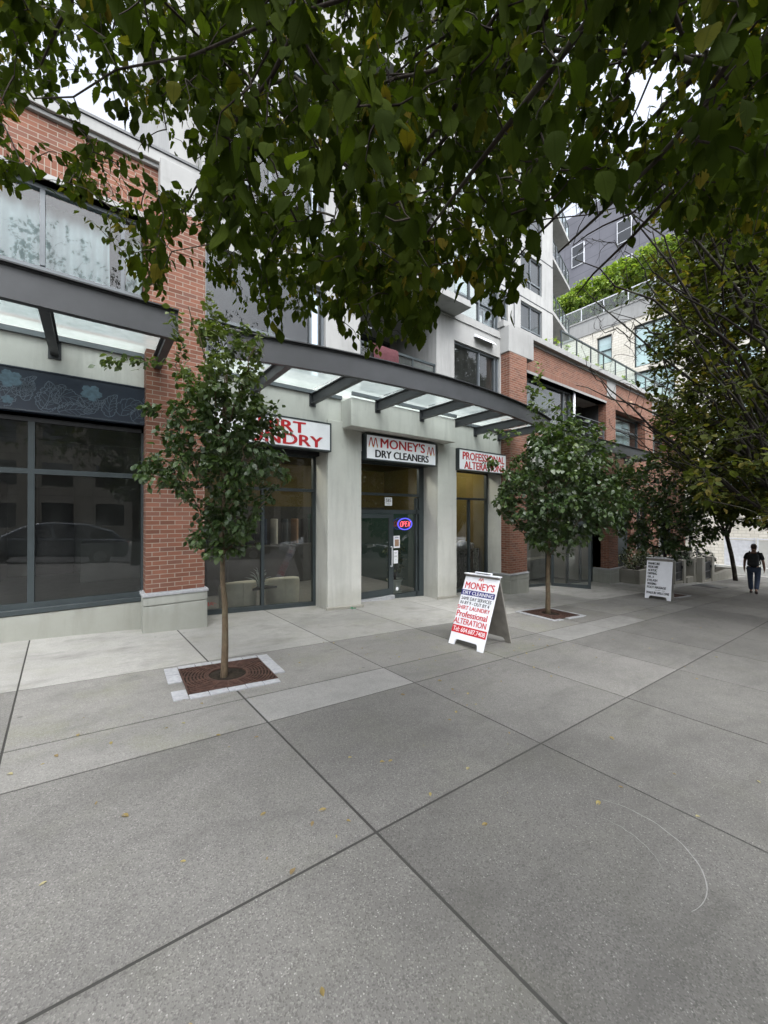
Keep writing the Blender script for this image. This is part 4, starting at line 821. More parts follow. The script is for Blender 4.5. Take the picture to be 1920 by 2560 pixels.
# ============================================================ A-FRAME SIGNS
def aframe(x,y,rz,w,h,spread,label,name='sandwich_board'):
    root=empty(name,(x,y,gz(x)),rz,label,'sandwich board'); root.rotation_euler=(0,math.atan(.062),rz)
    t=.03; half=spread/2; L=math.hypot(half,h); ang=math.atan2(half,h)
    fr=None
    for s in (-1,1):
        m=MB(); arch=[(-w/2,0),(-w/2+.10,0)]+[(-w/2+.10+.04*(1-math.cos(R(90*k/5))),.09*math.sin(R(90*k/5))) for k in range(1,6)]+[(w/2-.10-.04*(1-math.cos(R(90*k/5))),.09*math.sin(R(90*k/5))) for k in range(5,0,-1)]+[(w/2-.10,0),(w/2,0),(w/2,L),(-w/2,L)]
        # local panel frame: a across, b up the slope
        ux=np.array([0,-1.,0]); uy=np.array([math.sin(ang),0,math.cos(ang)]) if s<0 else np.array([-math.sin(ang),0,math.cos(ang)]); n=np.array([-math.cos(ang),0,math.sin(ang)]) if s<0 else np.array([math.cos(ang),0,math.sin(ang)])
        org=np.array([s*half,0,0.])
        f0=[org+ux*a+uy*b+n*.0 for a,b in arch]; f1=[org+ux*a+uy*b-n*t for a,b in arch]; k=len(arch)
        m.add([tuple(v) for v in f0+f1],[tuple(range(k)),tuple(range(2*k-1,k-1,-1))]+[((i+1)%k,i,k+i,k+(i+1)%k) for i in range(k)])
        m.build('board_panel',M['white'] if s<0 else M['backb'],root,.006)  # rear panel's grey carries both dirt and painted underside shade
        if s<0: fr=(org,ux,uy,n)
    m=MB(); m.box(-.05,.05,-w/2-.01,w/2+.01,h-.005,h+.012); m.box(-.025,.025,-.16,.13,h+.03,h+.045); m.box(-.02,.02,-.16,-.145,h+.01,h+.03); m.box(-.02,.02,.115,.13,h+.01,h+.03); m.build('hinge_handle',M['white'],root,.004)
    org,ux,uy,n=fr
    def T(s,a0,a1,b0,b1,mat,bold=.015,shear=0.): return text(s,(a1-a0)*w,(b1-b0)*L,M[mat],root,org+ux*(a0-.5)*w+uy*b0*L,ux,uy,bold,'lettering',shear,.0035)
    def band(a0,a1,b0,b1,mat):
        m=MB(); q=[org+ux*((a-.5)*w)+uy*b*L+n*.0022 for a,b in ((a0,b0),(a1,b0),(a1,b1),(a0,b1))]; m.add(q,[(0,1,2,3)]); m.build('colour_band',M[mat],root)
    return root,T,band,fr,L
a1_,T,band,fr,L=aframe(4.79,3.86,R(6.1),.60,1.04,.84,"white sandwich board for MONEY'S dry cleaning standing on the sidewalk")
T("MONEY'S",.07,.93,.785,.885,'red',.03); band(.0,.985,.69,.765,'blue'); T('DRY CLEANING',.05,.94,.702,.752,'wlet',.02)
T('SAME DAY SERVICES',.05,.93,.622,.668,'blk',.025); T('IN BY 9 - OUT BY 4',.05,.90,.560,.606,'blk',.025); T('SHIRT LAUNDRY',.0,.95,.488,.542,'red',.03); T('Professional',.03,.92,.385,.468,'red',.035); T('ALTERATION',.0,.94,.288,.364,'red',.03)
band(-.0,1.0,.165,.265,'red'); T('Tel: 604.687.7408',.04,.96,.185,.245,'wlet',.02)
org,ux,uy,n=fr; crown_mark(a1_,0,0,.085,.05,0,None,.004,ux,uy,1,org+uy*.935*L+n*.001)
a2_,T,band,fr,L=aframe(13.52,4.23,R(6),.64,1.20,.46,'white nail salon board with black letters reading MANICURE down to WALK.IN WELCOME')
band(.22,.50,.931,.943,'plinth'); band(.56,.68,.931,.943,'plinth'); band(.72,.82,.931,.943,'plinth')
for i,s in enumerate(['MANICURE','PEDICURE','ACRYLIC','DIPPING','GEL_X','EYELASH','WAXING','FOOT MASSAGE']):
    b0=.835-i*.083; T(s,.07,{0:.52,1:.46,2:.42,3:.42,4:.32,5:.45,6:.42,7:.80}[i],b0,b0+.058,'blk',.06)
band(.40,.45,.21,.222,'plinth'); band(.48,.60,.21,.222,'plinth'); band(.64,.76,.21,.222,'plinth'); T('WALK.IN WELCOME',.05,.93,.12,.178,'blk',.05)
# ============================================================ FAR END
def boxwin_building(name,label,x0,x1,y0,y1,z1,mat,wins,wall_axis='x',glass='gtint',z0=-4.):
    root=empty(name,(x0,y0,0),0,label,'building'); m=MB(); m.box(0,x1-x0,0,y1-y0,z0,z1); w=m.build('wall',M[mat],root)
    return root
cb=empty('cream_building',(34,-4,0),0,'cream brick building with a planted roof terrace at the end of the block','building')
def cbp(m,n,mt,par=None,bev=0.):
    m.v=[(a-34,b+4,c) for a,b,c in m.v]; return m.build(n,M[mt],par or cb,bev)
wins=[(13.9,15.1,14.2,16.55),(9.6,12.3,13.2,16.5),(13.9,15.1,10.6,12.9),(9.6,12.3,10.2,12.8),(5,7.6,13.2,16.5),(5,7.6,10.2,12.8),(0,2.6,13.2,16.5),(0,2.6,10.2,12.8),(13.9,15.1,7.2,9.4),(9.6,12.3,6.8,9.2),(5,7.6,6.8,9.2),(0,2.6,6.8,9.2),(9.8,10.7,-.6,1.4),(5,7.6,3.4,5.8),(0,2.6,3.4,5.8),(9.6,12.3,3.4,5.8)]
m=MB()
ys=sorted({-4,24,*[v for o in wins for v in o[:2]]}); 
for a,b in zip(ys,ys[1:]):
    st=-4
    for o in sorted([o for o in wins if o[0]<(a+b)/2<o[1]],key=lambda o:o[2]):
        m.box(34,34.4,a,b,st,o[2]); st=o[3]
    m.box(34,34.4,a,b,st,17.1)
cbp(m,'wall','cbrick')
m=MB(); m.box(33.95,34.4,-4,24,17.1,18.35); m.box(33.9,34.4,-4,24,18.35,18.5); m.box(34.4,50,-4,24,17.9,18.2); cbp(m,'parapet','conc2')
m=MB(); m.box(34.4,50,-4.1,-4,-4,18); m.box(35.5,35.6,-4,24,-4,17.9); cbp(m,'inner_wall','dark')
m=MB()
for (a_,b_,c_,d_) in wins: m.box(34.28,34.30,a_,b_,c_+(d_-c_)*.0,d_)
m.v=[(x-34,y+4,z) for x,y,z in m.v]; tag(m.build('sky_reflection_panels',M['curtain'],cb))  # pale panels added behind the panes stand in for reflected sky
for (a,b,c,d) in wins:
    m=MB(); m.box(34.15,34.25,a,a+.1,c,d); m.box(34.15,34.25,b-.1,b,c,d); m.box(34.15,34.25,a+.1,b-.1,d-.1,d); m.box(34.15,34.25,a+.1,b-.1,c,c+.1); m.box(34.16,34.24,a+.1,b-.1,(c+d)/2-.04,(c+d)/2+.04)
    if b-a>2: m.box(34.16,34.24,(a+b)/2-.04,(a+b)/2+.04,c+.1,d-.1)
    f=cbp(m,'window_frame','frame'); p=MB(); p.add([(34.2,a,c),(34.2,b,c),(34.2,b,d),(34.2,a,d)],[(0,1,2,3)]); p.v=[(x-34,y+4,z) for x,y,z in p.v]; p.build('pane',M['gtint'],f)
r=MB()
for i in range(16): y=-4+1.85*i; r.box(34.0,34.06,y,y+.06,18.5,19.65)
r.box(34.0,34.07,-4,24,19.6,19.68); rl=cbp(r,'terrace_railing','metalw'); p=MB(); p.add([(34.03,-4,18.6),(34.03,24,18.6),(34.03,24,19.58),(34.03,-4,19.58)],[(0,1,2,3)]); p.v=[(x-34,y+4,z) for x,y,z in p.v]; p.build('rail_glass',M['rail_glass'],cb)
for i in range(12): pass
def tower(name,label,x0,y0,x1,y1,z1,mat,wy):
    root=empty(name,(x0,y0,0),0,label,'building'); m=MB(); m.box(0,x1-x0,0,y1-y0,-4,z1); m.build('wall',M[mat],root)
    for a,b,c,d in wy:
        q=MB(); q.box(-.12,.0,a-y0,b-y0,c,d); f=q.build('window_frame',M['metalw'],root); q=MB(); q.box(-.14,-.121,a-y0+.12,b-y0-.12,c+.12,(c+d)/2-.05); q.box(-.14,-.121,a-y0+.12,b-y0-.12,(c+d)/2+.05,d-.12); q.build('pane',M['carglass'],f)
    return root
tower('grey_tower','tall violet grey panelled tower rising behind the planted terrace',55,8,75,34,44.5,'tower',[(20,21.8,37,40),(20,21.8,32,35),(12,13.8,37,40),(12,13.8,32,35),(26,27.8,37,40)])
r=MB(); tb=empty('roof_railing',(55.3,8,44.5),0,'pale railing along the roof edge of the grey tower','railing')
for i in range(14): r.box(0,.08,i*2.,i*2.+.08,0,1.6)
r.box(0,.1,0,26.1,1.6,1.7); r.build('posts',M['metalw'],tb)
# terrace trees on the cream building
tg='small maples on the roof terrace'
tl=['yellow green roof terrace tree at the low left end of the terrace','second bright green roof terrace tree from the left','third roof terrace tree from the left, behind the glass railing','roof terrace tree fourth from the left with a broad crown','roof terrace tree fifth from the left, partly behind branches','roof terrace tree at the far right of the terrace']
for i,(y,h,rx) in enumerate(((19.3,4.4,2.0),(16.8,5.0,2.1),(14.2,5.2,2.2),(11.4,5.4,2.3),(8.4,5.2,2.2),(5.4,5.0,2.2))):
    b=np.array([36.2,y,18.2]); C=[]
    while len(C)<420:
        p=rng.uniform(-1,1,3)
        if np.linalg.norm(p)>1 or np.linalg.norm(p)<.45: continue
        C.append(b+np.array([p[0]*rx*.85,p[1]*rx,h*.28+(p[2]*.5+.5)*h*.72]))
    L=[([b+(0,0,.6),b+(.5*math.cos(t),.5*math.sin(t),1.8),b+(1.1*math.cos(t),1.3*math.sin(t),3.3)],.07,.02) for t in np.arange(0,6.2,1.05)]
    tree('terrace_maple',tl[i],'tree',b,L,np.array(C),11,.26,M['leafT'],M['bark2'],TPL_L,tg,[([b,b+(0,0,.4),b+(0,0,.9)],.08,.07)],spread=.30,twr=.012,flat=.4)
# shrubs on the near terrace
for i,(x,h) in enumerate(((14.2,1.4),(16.0,1.1),(18.2,1.2),(20.4,1.0))):
    leafy('terrace_shrub',(x,7.9,7.1),['pale green shrub on the brick roof terrace nearest the balconies','second pale shrub along the brick roof terrace','third pale shrub along the brick roof terrace','farthest pale shrub along the brick roof terrace'][i],'shrub',h+.2,(.6,.5),40,.14,'leafT',group='shrubs on the brick roof terrace')
# ============================================================ PLANTERS, GATES
def patio(x0,x1,y0,label,gate_w,name='patio_wall'):
    pass
def wallbox(name,label,cat,boxes,mat='conc3',group=None,bev=.012):
    x,y=boxes[0][0],boxes[0][2]; root=empty(name,(x,y,gz(x)),0,label,cat,group); return root
pz=gz(17.)
pl=empty('concrete_planter',(16.95,5.95,pz),0,'square concrete planter box beside the brick pier with a leafy shrub in it','planter'); m=MB(); W=1.9;D=1.0;H_=.55
for a,b,c,d in ((0,W,0,.12),(0,W,D-.12,D),(0,.12,.12,D-.12),(W-.12,W,.12,D-.12)): m.box(a,b,c,d,-.4,H_)
m.build('walls',M['conc3'],pl,.012); m=MB(); m.box(.12,W-.12,.12,D-.12,-.3,H_-.07); m.build('soil',M['soil'],pl)
leafy('round_shrub',(17.75,6.45,pz+.45),'rounded shrub with pale edged leaves growing in the concrete planter','shrub',.95,(.85,.55),150,.085,'leafV',z0=.05)
def gate_wall(x0,x1,y,h,gx0,gx1,label,glabel,cap=False):
    z=gz((x0+x1)/2); root=empty('garden_wall',(x0,y,z),0,label,'wall','low rendered garden walls'); m=MB(); m.box(0,gx0-x0,0,.22,-.3,h); m.box(gx1-x0,x1-x0,0,.22,-.3,h-.05); m.box(gx0-x0,gx1-x0,0.03,.2,-.3,.08); m.build('wall',M['conc3'],root,.012)
    gt=empty('metal_gate',(gx0,y+.05,z),0,glabel,'gate','grey metal garden gates'); g_=MB(); w=gx1-gx0
    for hz in (.14,.45,.86): g_.box(.02,w-.02,.02,.05,hz,hz+.04)
    g_.box(.02,.06,.01,.06,.10,.92); g_.box(w-.06,w-.02,.01,.06,.10,.92); g_.build('frame',M['steel'],gt)
    b=MB(); n=int(w/.11)
    for i in range(1,n): b.box(w*i/n-.02,w*i/n+.02,.028,.042,.18,.86)
    b.build('bars',M['steel'],gt); b=MB(); b.box(w-.09,w-.01,-.03,.01,.60,.72); b.build('latch',M['black'],gt)
    return root
gate_wall(18.85,20.25,5.35,1.0,18.95,19.95,'low pale wall framing the first garden gate behind the nail salon board','grey barred garden gate nearest the planter')
gate_wall(21.3,23.2,5.05,1.15,21.75,22.85,'low pale wall framing the second garden gate farther down','second grey garden gate farther down the sidewalk')
def simple_wall(x,y,boxes,label,group='low rendered garden walls'):
    z=gz(x); root=empty('garden_wall',(x,y,z),0,label,'wall',group); m=MB()
    for b in boxes: m.box(*b)
    m.build('wall',M['conc3'],root,.012)
simple_wall(20.25,5.3,[(0,1.05,0,.2,-.4,.22),(.82,1.08,-.02,1.3,-.4,1.0),(.78,1.0,.1,.8,1.0,1.28)],'low stepped pale wall and pillar between the two garden gates')
simple_wall(23.2,5.05,[(0,3.0,0,.2,-.4,.30),(3.0,3.2,0,1.8,-.4,.36)],'lowest pale wall running past the second gate to the leaning tree')
simple_wall(18.9,6.2,[(0,.2,0,.7,-.3,1.1),(.2,1.3,.5,.7,-.3,1.1)],'pale side wall behind the first garden gate')
def hedge(x,y,rx,ry,h,label,n=160,ls=.10,mat='leafD'):
    leafy('garden_hedge',(x,y,gz(x)),label,'hedge',h,(rx,ry),n,ls,mat,group='dark hedges behind the garden walls',z0=.1)
hedge(20.9,5.75,.55,.4,1.75,'upright dark green hedge between the two garden gates'); hedge(24.2,5.75,1.3,.6,1.45,'dark green hedge past the second garden gate'); hedge(19.6,6.5,.9,.5,1.7,'dark green hedge behind the first garden gate')
# handrails
m=MB(); m.smooth=True
m.tube(smooth_path([(19.0,5.6,gz(19)+1.35),(19.9,5.5,gz(19)+1.1),(20.2,5.5,gz(19)+.9)],8),.022,8); m.tube([(19.1,5.6,gz(19)+.1),(19.1,5.6,gz(19)+1.32)],.018,8); h_=m.build('hand_rail',M['steel']); tag(h_,'dark sloping handrail above the first garden gate','handrail')
m=MB(); m.smooth=True; m.tube([(21.5,5.3,gz(21)+1.35),(22.9,5.3,gz(21)+.95)],.022,8); m.tube([(21.5,5.3,gz(21)+.9),(21.5,5.3,gz(21)+1.35)],.018,8); h_=m.build('hand_rail',M['steel']); tag(h_,'dark sloping handrail above the second garden gate','handrail')
# far fence gates, bin and dark entrance
def panel_gate(x,y,w,h,label,gap=False):
    z=gz(x); root=empty('fence_panel',(x,y,z),R(96),label,'fence','pale steel fence panels at the end of the block'); m=MB()
    for a in (0,w-.08): m.box(a,a+.08,0,.06,0,h)
    for c in (.08,h-.08): m.box(.08,w-.08,.0,.06,c-.04,c+.04)
    m.build('frame',M['metalw'],root); m=MB(); m.box(.08,w-.08,.02,.035,.15,h*.97-.1); m.build('sheet',M['metalw'] if not gap else M['wallw'],root)
    m=MB(); m.box(w*.3,w*.75,.0,.018,.4,h*.62); m.build('poster',M['chalk'] if gap else M['plinth'],root)
for i,(y,w) in enumerate(((5.6,1.4),(4.1,1.45),(2.6,1.4))): panel_gate(31.2+.05*i,y-.7,w,2.15,['pale steel fence panel behind the leaning tree','pale steel gate panel with a pasted poster left of the walking man','pale steel fence panel behind the walking man'][i],i==1)
m=MB(); m.box(0,.3,0,7.5,0,.45); lw=m.build('low_kerb_wall',M['wallw']); lw.location=(30.6,1.4,gz(30.6)-.0); tag(lw,'low white concrete upstand under the pale steel fence panels','wall')
m=MB(); m.smooth=True; m.lathe([(0,0),(.24,0),(.27,.75),(.29,.8),(.2,.92),(0,.95)],n=20); bn=m.build('litter_bin',M['metalw']); bn.location=(22.3,1.55,gz(22.3)); tag(bn,'pale round litter bin at the right edge of the sidewalk','bin')
de=empty('dark_entrance',(33.2,-3,gz(30)),0,'dark timber slatted entrance screen at the far end of the street','screen'); m=MB()
for i in range(26): m.box(0,.12,i*.16,i*.16+.1,0,3.2)
m.box(0,.14,0,4.2,3.2,3.4); m.build('slats',M['dark'],de)
cv=empty('entrance_canopy',(31.2,8.0,gz(30)),0,'black steel framed porch on the cream building behind the hedge','porch'); m=MB()
for y in (0,1.6): m.box(0,.1,y,y+.1,0,3.3)
m.box(-.1,2.6,-.1,1.8,3.3,3.45); m.build('frame',M['black'],cv)
# ============================================================ PERSON
def skin(name,verts,edges,radii,mat,parent,sub=2,root=0):
    me=bpy.data.meshes.new(name); me.from_pydata(verts,edges,[]); me.update(); o=link(name,me,mat,parent)
    md=o.modifiers.new('skin','SKIN'); sv=me.skin_vertices[0].data
    for i,r_ in enumerate(radii): sv[i].radius=(r_,r_) if not isinstance(r_,tuple) else r_; 
    sv[root].use_root=True; o.modifiers.new('sub','SUBSURF').levels=sub; o.modifiers['sub'].render_levels=sub; return o
px_,py_=18.9,3.02
man=empty('person',(px_,py_,gz(px_)),R(4),'man in black t-shirt and jeans with a black backpack walking away','person')
# local: +x is the walking direction, y to his left; right foot forward on the ground, left heel lifting
V=[(0,0,.98),(0,0,1.12),(.01,0,1.30),(.0,0,1.45),(.01,0,1.52),(.03,0,1.60),(.03,0,1.70),            #0-6 spine, neck, head
 (0,.175,1.43),(-.06,.235,1.17),(.02,.255,.93),(.03,.255,.87),                                       #7-10 left arm
 (0,-.175,1.43),(.02,-.24,1.17),(.10,-.26,.94),(.12,-.26,.88),                                    #11-14 right arm
 (0,.095,.92),(.10,.10,.52),(.16,.09,.10),(.27,.10,.045),                                        #15-18 left leg, forward
 (0,-.095,.92),(-.02,-.09,.50),(-.26,-.08,.16),(-.20,-.08,.05)]                                  #19-22 right leg behind
Ed=[(0,1),(1,2),(2,3),(3,4),(4,5),(5,6),(3,7),(7,8),(8,9),(9,10),(3,11),(11,12),(12,13),(13,14),(0,15),(15,16),(16,17),(17,18),(0,19),(19,20),(20,21),(21,22)]
Rr=[.10,.10,.11,.085,.05,.085,.088,.055,.043,.033,.036,.055,.043,.033,.036,.07,.045,.034,.03,.07,.045,.034,.03]
for base,sy in ((10,1),(14,-1)):
    bx,by,bz=V[base]
    for k,(dx,l) in enumerate(((.028,.075),(.010,.085),(-.010,.08),(-.026,.065))):
        n0=len(V); V+=[(bx+dx,by,bz-.05),(bx+dx+.008,by-sy*.008,bz-.05-l*.55),(bx+dx+.012,by-sy*.02,bz-.05-l)]; Ed+=[(base,n0),(n0,n0+1),(n0+1,n0+2)]; Rr+=[.010,.009,.007]
    n0=len(V); V+=[(bx+.045,by-sy*.01,bz-.02),(bx+.06,by-sy*.015,bz-.06)]; Ed+=[(base,n0),(n0,n0+1)]; Rr+=[.011,.009]
skin('body',V,Ed,Rr,M['skin'],man)
skin('shirt',[(0,0,.885),(0,0,1.12),(.005,0,1.30),(0,0,1.44),(.0,.175,1.435),(-.045,.225,1.22),(0,-.175,1.435),(.012,-.228,1.22),(.01,0,1.49)],[(0,1),(1,2),(2,3),(3,4),(4,5),(3,6),(6,7),(3,8)],[(.135,.125),(.13,.12),(.15,.13),(.11,.10),.068,.075,.068,.075,.06],M['shirt'],man)
skin('jeans',[(0,0,.95),(0,.10,.88),(.10,.105,.52),(.15,.09,.12),(0,-.10,.88),(-.02,-.09,.50),(-.24,-.08,.19)],[(0,1),(1,2),(2,3),(0,4),(4,5),(5,6)],[.135,.105,.080,.070,.105,.080,.068],M['jeans'],man)
for s,(a,b,c) in enumerate((((.12,.09,.06),(.20,.095,.05),(.31,.10,.035)),((-.28,-.08,.15),(-.22,-.08,.09),(-.15,-.08,.045)))): skin('shoe',[a,b,c],[(0,1),(1,2)],[.05,.052,.042],M['shoe'],man)
skin('hair',[(-.012,0,1.60),(-.005,0,1.67),(.02,0,1.74),(.07,0,1.765)],[(0,1),(1,2),(2,3)],[.062,.094,.092,.062],M['hair'],man)
for s in (-1,1): skin('ear',[(.03,s*.088,1.655),(.03,s*.098,1.675)],[(0,1)],[.014,.012],M['skin'],man,1)
skin('nose',[(.115,0,1.65),(.135,0,1.635)],[(0,1)],[.014,.012],M['skin'],man,1)
m=MB(); m.smooth=True; vs=[]; 
m.box(-.30,-.14,-.155,.155,1.02,1.44); bpk=m.build('backpack',M['pack'],man); bb=bpk.modifiers.new('b','BEVEL'); bb.width=.06; bb.segments=4
for s in (-1,1):
    m=MB(); m.smooth=True; m.tube(smooth_path([(-.15,s*.10,1.42),(-.03,s*.115,1.53),(.09,s*.12,1.46),(.15,s*.13,1.28),(.02,s*.17,1.10),(-.14,s*.13,1.06)],16),.018,6); m.build('strap',M['pack'],bpk)
m=MB(); m.box(-.33,-.30,-.11,.11,1.05,1.25); q=m.build('pocket',M['pack'],bpk,.015)
# ============================================================ PARKED CARS (seen mirrored in the shop glass)
def car(x,y,mat,label):
    root=empty('parked_car',(x,y,gz(x)-.16),0,label,'car','cars parked along the kerb'); root.rotation_euler=(0,math.atan(.062),0)
    prof=[(-2.25,.32),(-2.3,.62),(-2.2,.86),(-1.35,.98),(-.75,1.38),(-.1,1.5),(.9,1.48),(1.75,1.30),(2.15,.98),(2.25,.62),(2.2,.32)]
    m=MB(); m.smooth=False; vs=[]; n=len(prof)
    for yy_,k in ((-.9,.0),(-.92,.35),(.92,.35),(.9,.0)): pass
    secs=[(-.88,0.),(-.80,1.),(.80,1.),(.88,0.)]
    low=[(-2.2,.32),(-2.28,.6),(-2.2,.84),(-1.3,.95),(1.85,.98),(2.2,.92),(2.26,.6),(2.2,.32)]
    m.prism(low,-.89,.89,'y'); body=m.build('body',M[mat],root); bb=body.modifiers.new('b','BEVEL'); bb.width=.09; bb.segments=4
    up=[(-1.35,.93),(-.65,1.40),(-.1,1.50),(1.0,1.48),(1.75,1.28),(2.08,.93)]; m=MB(); k=len(up)
    A=[(a,-.86 if z<1 else -.68,z) for a,z in up]; Bq=[(a,.86 if z<1 else .68,z) for a,z in up]; m.add(A+Bq,[tuple(range(k)),tuple(range(2*k-1,k-1,-1))]+[((i+1)%k,i,k+i,k+(i+1)%k) for i in range(k)]); cab=m.build('cabin',M[mat],root); bb=cab.modifiers.new('b','BEVEL'); bb.width=.06; bb.segments=3
    for s in (-1,1):
        for q in ([(-1.12,1.0),(-.62,1.33),(-.12,1.40),(.05,1.0)],[(.14,1.0),(.02,1.40),(.75,1.40),(1.0,1.0)],[(1.1,1.0),(.85,1.39),(1.5,1.28),(1.72,1.02)]):
            m=MB(); v=[(a,s*(.86-.18*(z-.93)/.5+.012),z) for a,z in q]; m.add(v,[tuple(range(len(v))) if s<0 else tuple(range(len(v)-1,-1,-1))]); m.build('window',M['carglass'],root)
    for wx in (-1.4,1.4):
        for s in (-1,1):
            m=MB(); m.smooth=True; m.tube([(wx,s*.70,.33),(wx,s*.90,.33)],.33,24); wh=m.build('wheel',M['tyre'],root); m=MB(); m.tube([(wx,s*.88,.33),(wx,s*.905,.33)],.21,10); m.build('rim',M['rim'],wh)
    for s in (-1,1): m=MB(); m.box(-2.27,-2.15,s*.62-.15,s*.62+.15,.66,.78); m.build('headlight',M['white'],root,.02); m=MB(); m.box(2.14,2.25,s*.66-.13,s*.66+.13,.7,.86); m.build('tail_light',M['red'],root,.02)
    return root
car(4.6,-4.2,'carG','dark grey parked car mirrored in the left shop window'); car(10.2,-4.2,'carW','pale parked car mirrored behind the dark grey one'); car(-1.2,-4.2,'carB','blue grey parked car mirrored in the vacant shop glass'); car(16.2,-4.2,'carG','dark parked car mirrored in the entrance door'); car(22.,-4.2,'carW','farthest pale parked car along the kerb')
# buildings and trees across the street (mirrored in the glass, screening the sky)
for i,(x0,x1,z1) in enumerate(((-34,-8,11),(-7,14,14),(15,40,12))):
    root=empty('street_building',(x0,-24,gz(0)),0,['plain tan building across the street at the left','plain tan building across the street facing the shops','plain tan building across the street at the right'][i],'building'); m=MB(); m.box(0,x1-x0,-8,0,-3,z1); m.build('wall',M['tan'],root)
    q=MB()
    for k in range(int((x1-x0)/3.2)):
        for l in range(int(z1/3.)): q.box(.8+3.2*k,2.6+3.2*k,.0,.03,.8+3*l,2.5+3*l)
    q.build('windows',M['carglass'],root)
# ============================================================ TREES
def ell(n,c,r,fn=None,hollow=0.,zr=None):
    out=[]
    while len(out)<n:
        p=rng.uniform(-1,1,3); l=np.linalg.norm(p)
        if l>1 or l<hollow: continue
        q=np.array(c)+p*np.array(r)
        if fn and not fn(q,p): continue
        out.append(q)
    return np.array(out)
# young tree 1
b=np.array([1.13,4.36,gz(1.13)])
def f1(q,p):
    h=(q[2]-1.25)/2.6; lim=.25+.42*min(1,h*2.6) if h<.4 else .64-.40*(h-.4)/.6
    lump=.30*mnoise.noise(Vector(q*2.6)); return math.hypot(q[0]-b[0]-.0,q[1]-b[1])<lim+lump
C=ell(560,(b[0]-.02,b[1],2.52),(.86,.86,1.32),f1,.0)
# leaders and stray shoots
ex=[]
for (ox,oy,z0,z1_,dx) in ((-.1,0,3.4,4.05,-.05),(.25,-.1,3.2,3.75,.12),(-.35,.1,3.2,3.8,-.12)):
    for k in range(5): f=k/4; ex.append(b+np.array([ox+dx*f,oy,z0-b[2]+(z1_-z0)*f]))
for k in range(7): f=k/6; ex.append(from_px(330-115*f,785-5*f,4.05)+rng.normal(0,.02,3))
for k in range(4): f=k/3; ex.append(from_px(350-45*f,1000+25*f,3.95))
for k in range(4): f=k/3; ex.append(from_px(340-30*f,890-12*f,4.0))
C=np.concatenate([C,np.array(ex)])
top=b+np.array([0,.0,3.2])
L=[]
for i in range(13):
    t=i*2.4; z0=1.35+i*.13; r_=.62*(1-.3*i/13); L.append(([b+(0,0,z0),b+(.45*r_*math.cos(t),.45*r_*math.sin(t),z0+.35),b+(r_*math.cos(t),r_*math.sin(t),z0+.85)],.014,.004))
tree('young_street_tree','young street tree with dense glossy leaves standing before the brick pier','tree',b,L,C,13,.070,M['leafY'],M['bark'],TPL_M,'young street trees in iron grates',[([b-(0,0,.05),b+(.02,.0,.5),b+(-.01,0,1.2),b+(.0,.0,2.0),b+(.03,0,3.3)],.040,.010)],spread=.08,twr=.0022,droop=.35,newgrowth=.7)
# young tree 2
b=np.array([7.95,4.56,gz(7.95)])
def f2(q,p):
    lump=.30*mnoise.noise(Vector(q*1.5)); h=(q[2]-.85)/3.0; lim=.55+1.1*min(1,h*3) if h<.33 else 1.55-.9*((h-.33)/.67)**1.6
    return math.hypot(q[0]-b[0]-.22,(q[1]-b[1]+.17))<lim*.90+lump
cx_,cy_=b[0]+.22,b[1]-.17
C=ell(820,(cx_,cy_,2.3),(1.55,1.5,1.48),f2)
ex=[]
for (a0,y0,a1,y1) in ((1165,880,1160,785),(1150,900,1140,830),(1235,930,1232,870),(1215,910,1195,860),(1110,935,1050,938),(1075,1000,1050,1000)):
    for k in range(5): f=k/4; ex.append(from_px(a0+(a1-a0)*f,y0+(y1-y0)*f,8.1)+rng.normal(0,.03,3))
C=np.concatenate([C,np.array(ex)]); L=[]
for i in range(14):
    t=i*2.4; z0=1.2+i*.14; r_=1.15*(1-.35*i/14); L.append(([b+(0,0,z0),b+(.45*r_*math.cos(t),.45*r_*math.sin(t),z0+.4),b+(r_*math.cos(t),r_*math.sin(t),z0+1.)],.022,.006))
tree('young_street_tree','dense rounded young tree behind the dry cleaning board','tree',b,L,C,13,.105,M['leafY'],M['bark'],TPL_M,'young street trees in iron grates',[([b-(0,0,.05),b+(-.02,.0,.6),b+(.02,0,1.4),b+(.0,.0,2.4),b+(.05,0,3.6)],.058,.014)],spread=.11,twr=.003,newgrowth=.4)
# young tree 3
b=np.array([14.9,4.5,gz(14.9)])
C=ell(760,(b[0]+.2,b[1]+.1,2.05),(2.0,1.9,1.75),lambda q,p: (math.floor(q[2]*2.4)+mnoise.noise(Vector(q*1.2)))%1<2,.3)
L=[]
for i in range(14):
    t=i*2.4; z0=1.3+i*.15; r_=1.6*(1-.3*i/14); L.append(([b+(0,0,z0),b+(.45*r_*math.cos(t),.45*r_*math.sin(t),z0+.3),b+(r_*math.cos(t),r_*math.sin(t),z0+.7)],.03,.008))
tree('young_street_tree','third small tree with layered leaves above the nail salon board','tree',b,L,C,12,.13,M['leafY'],M['bark2'],TPL_L,'young street trees in iron grates',[([b-(0,0,.05),b+(0,.0,1.),b+(.0,0,2.4),b+(.05,0,3.8)],.07,.02)],spread=.14,twr=.004,flat=.3)
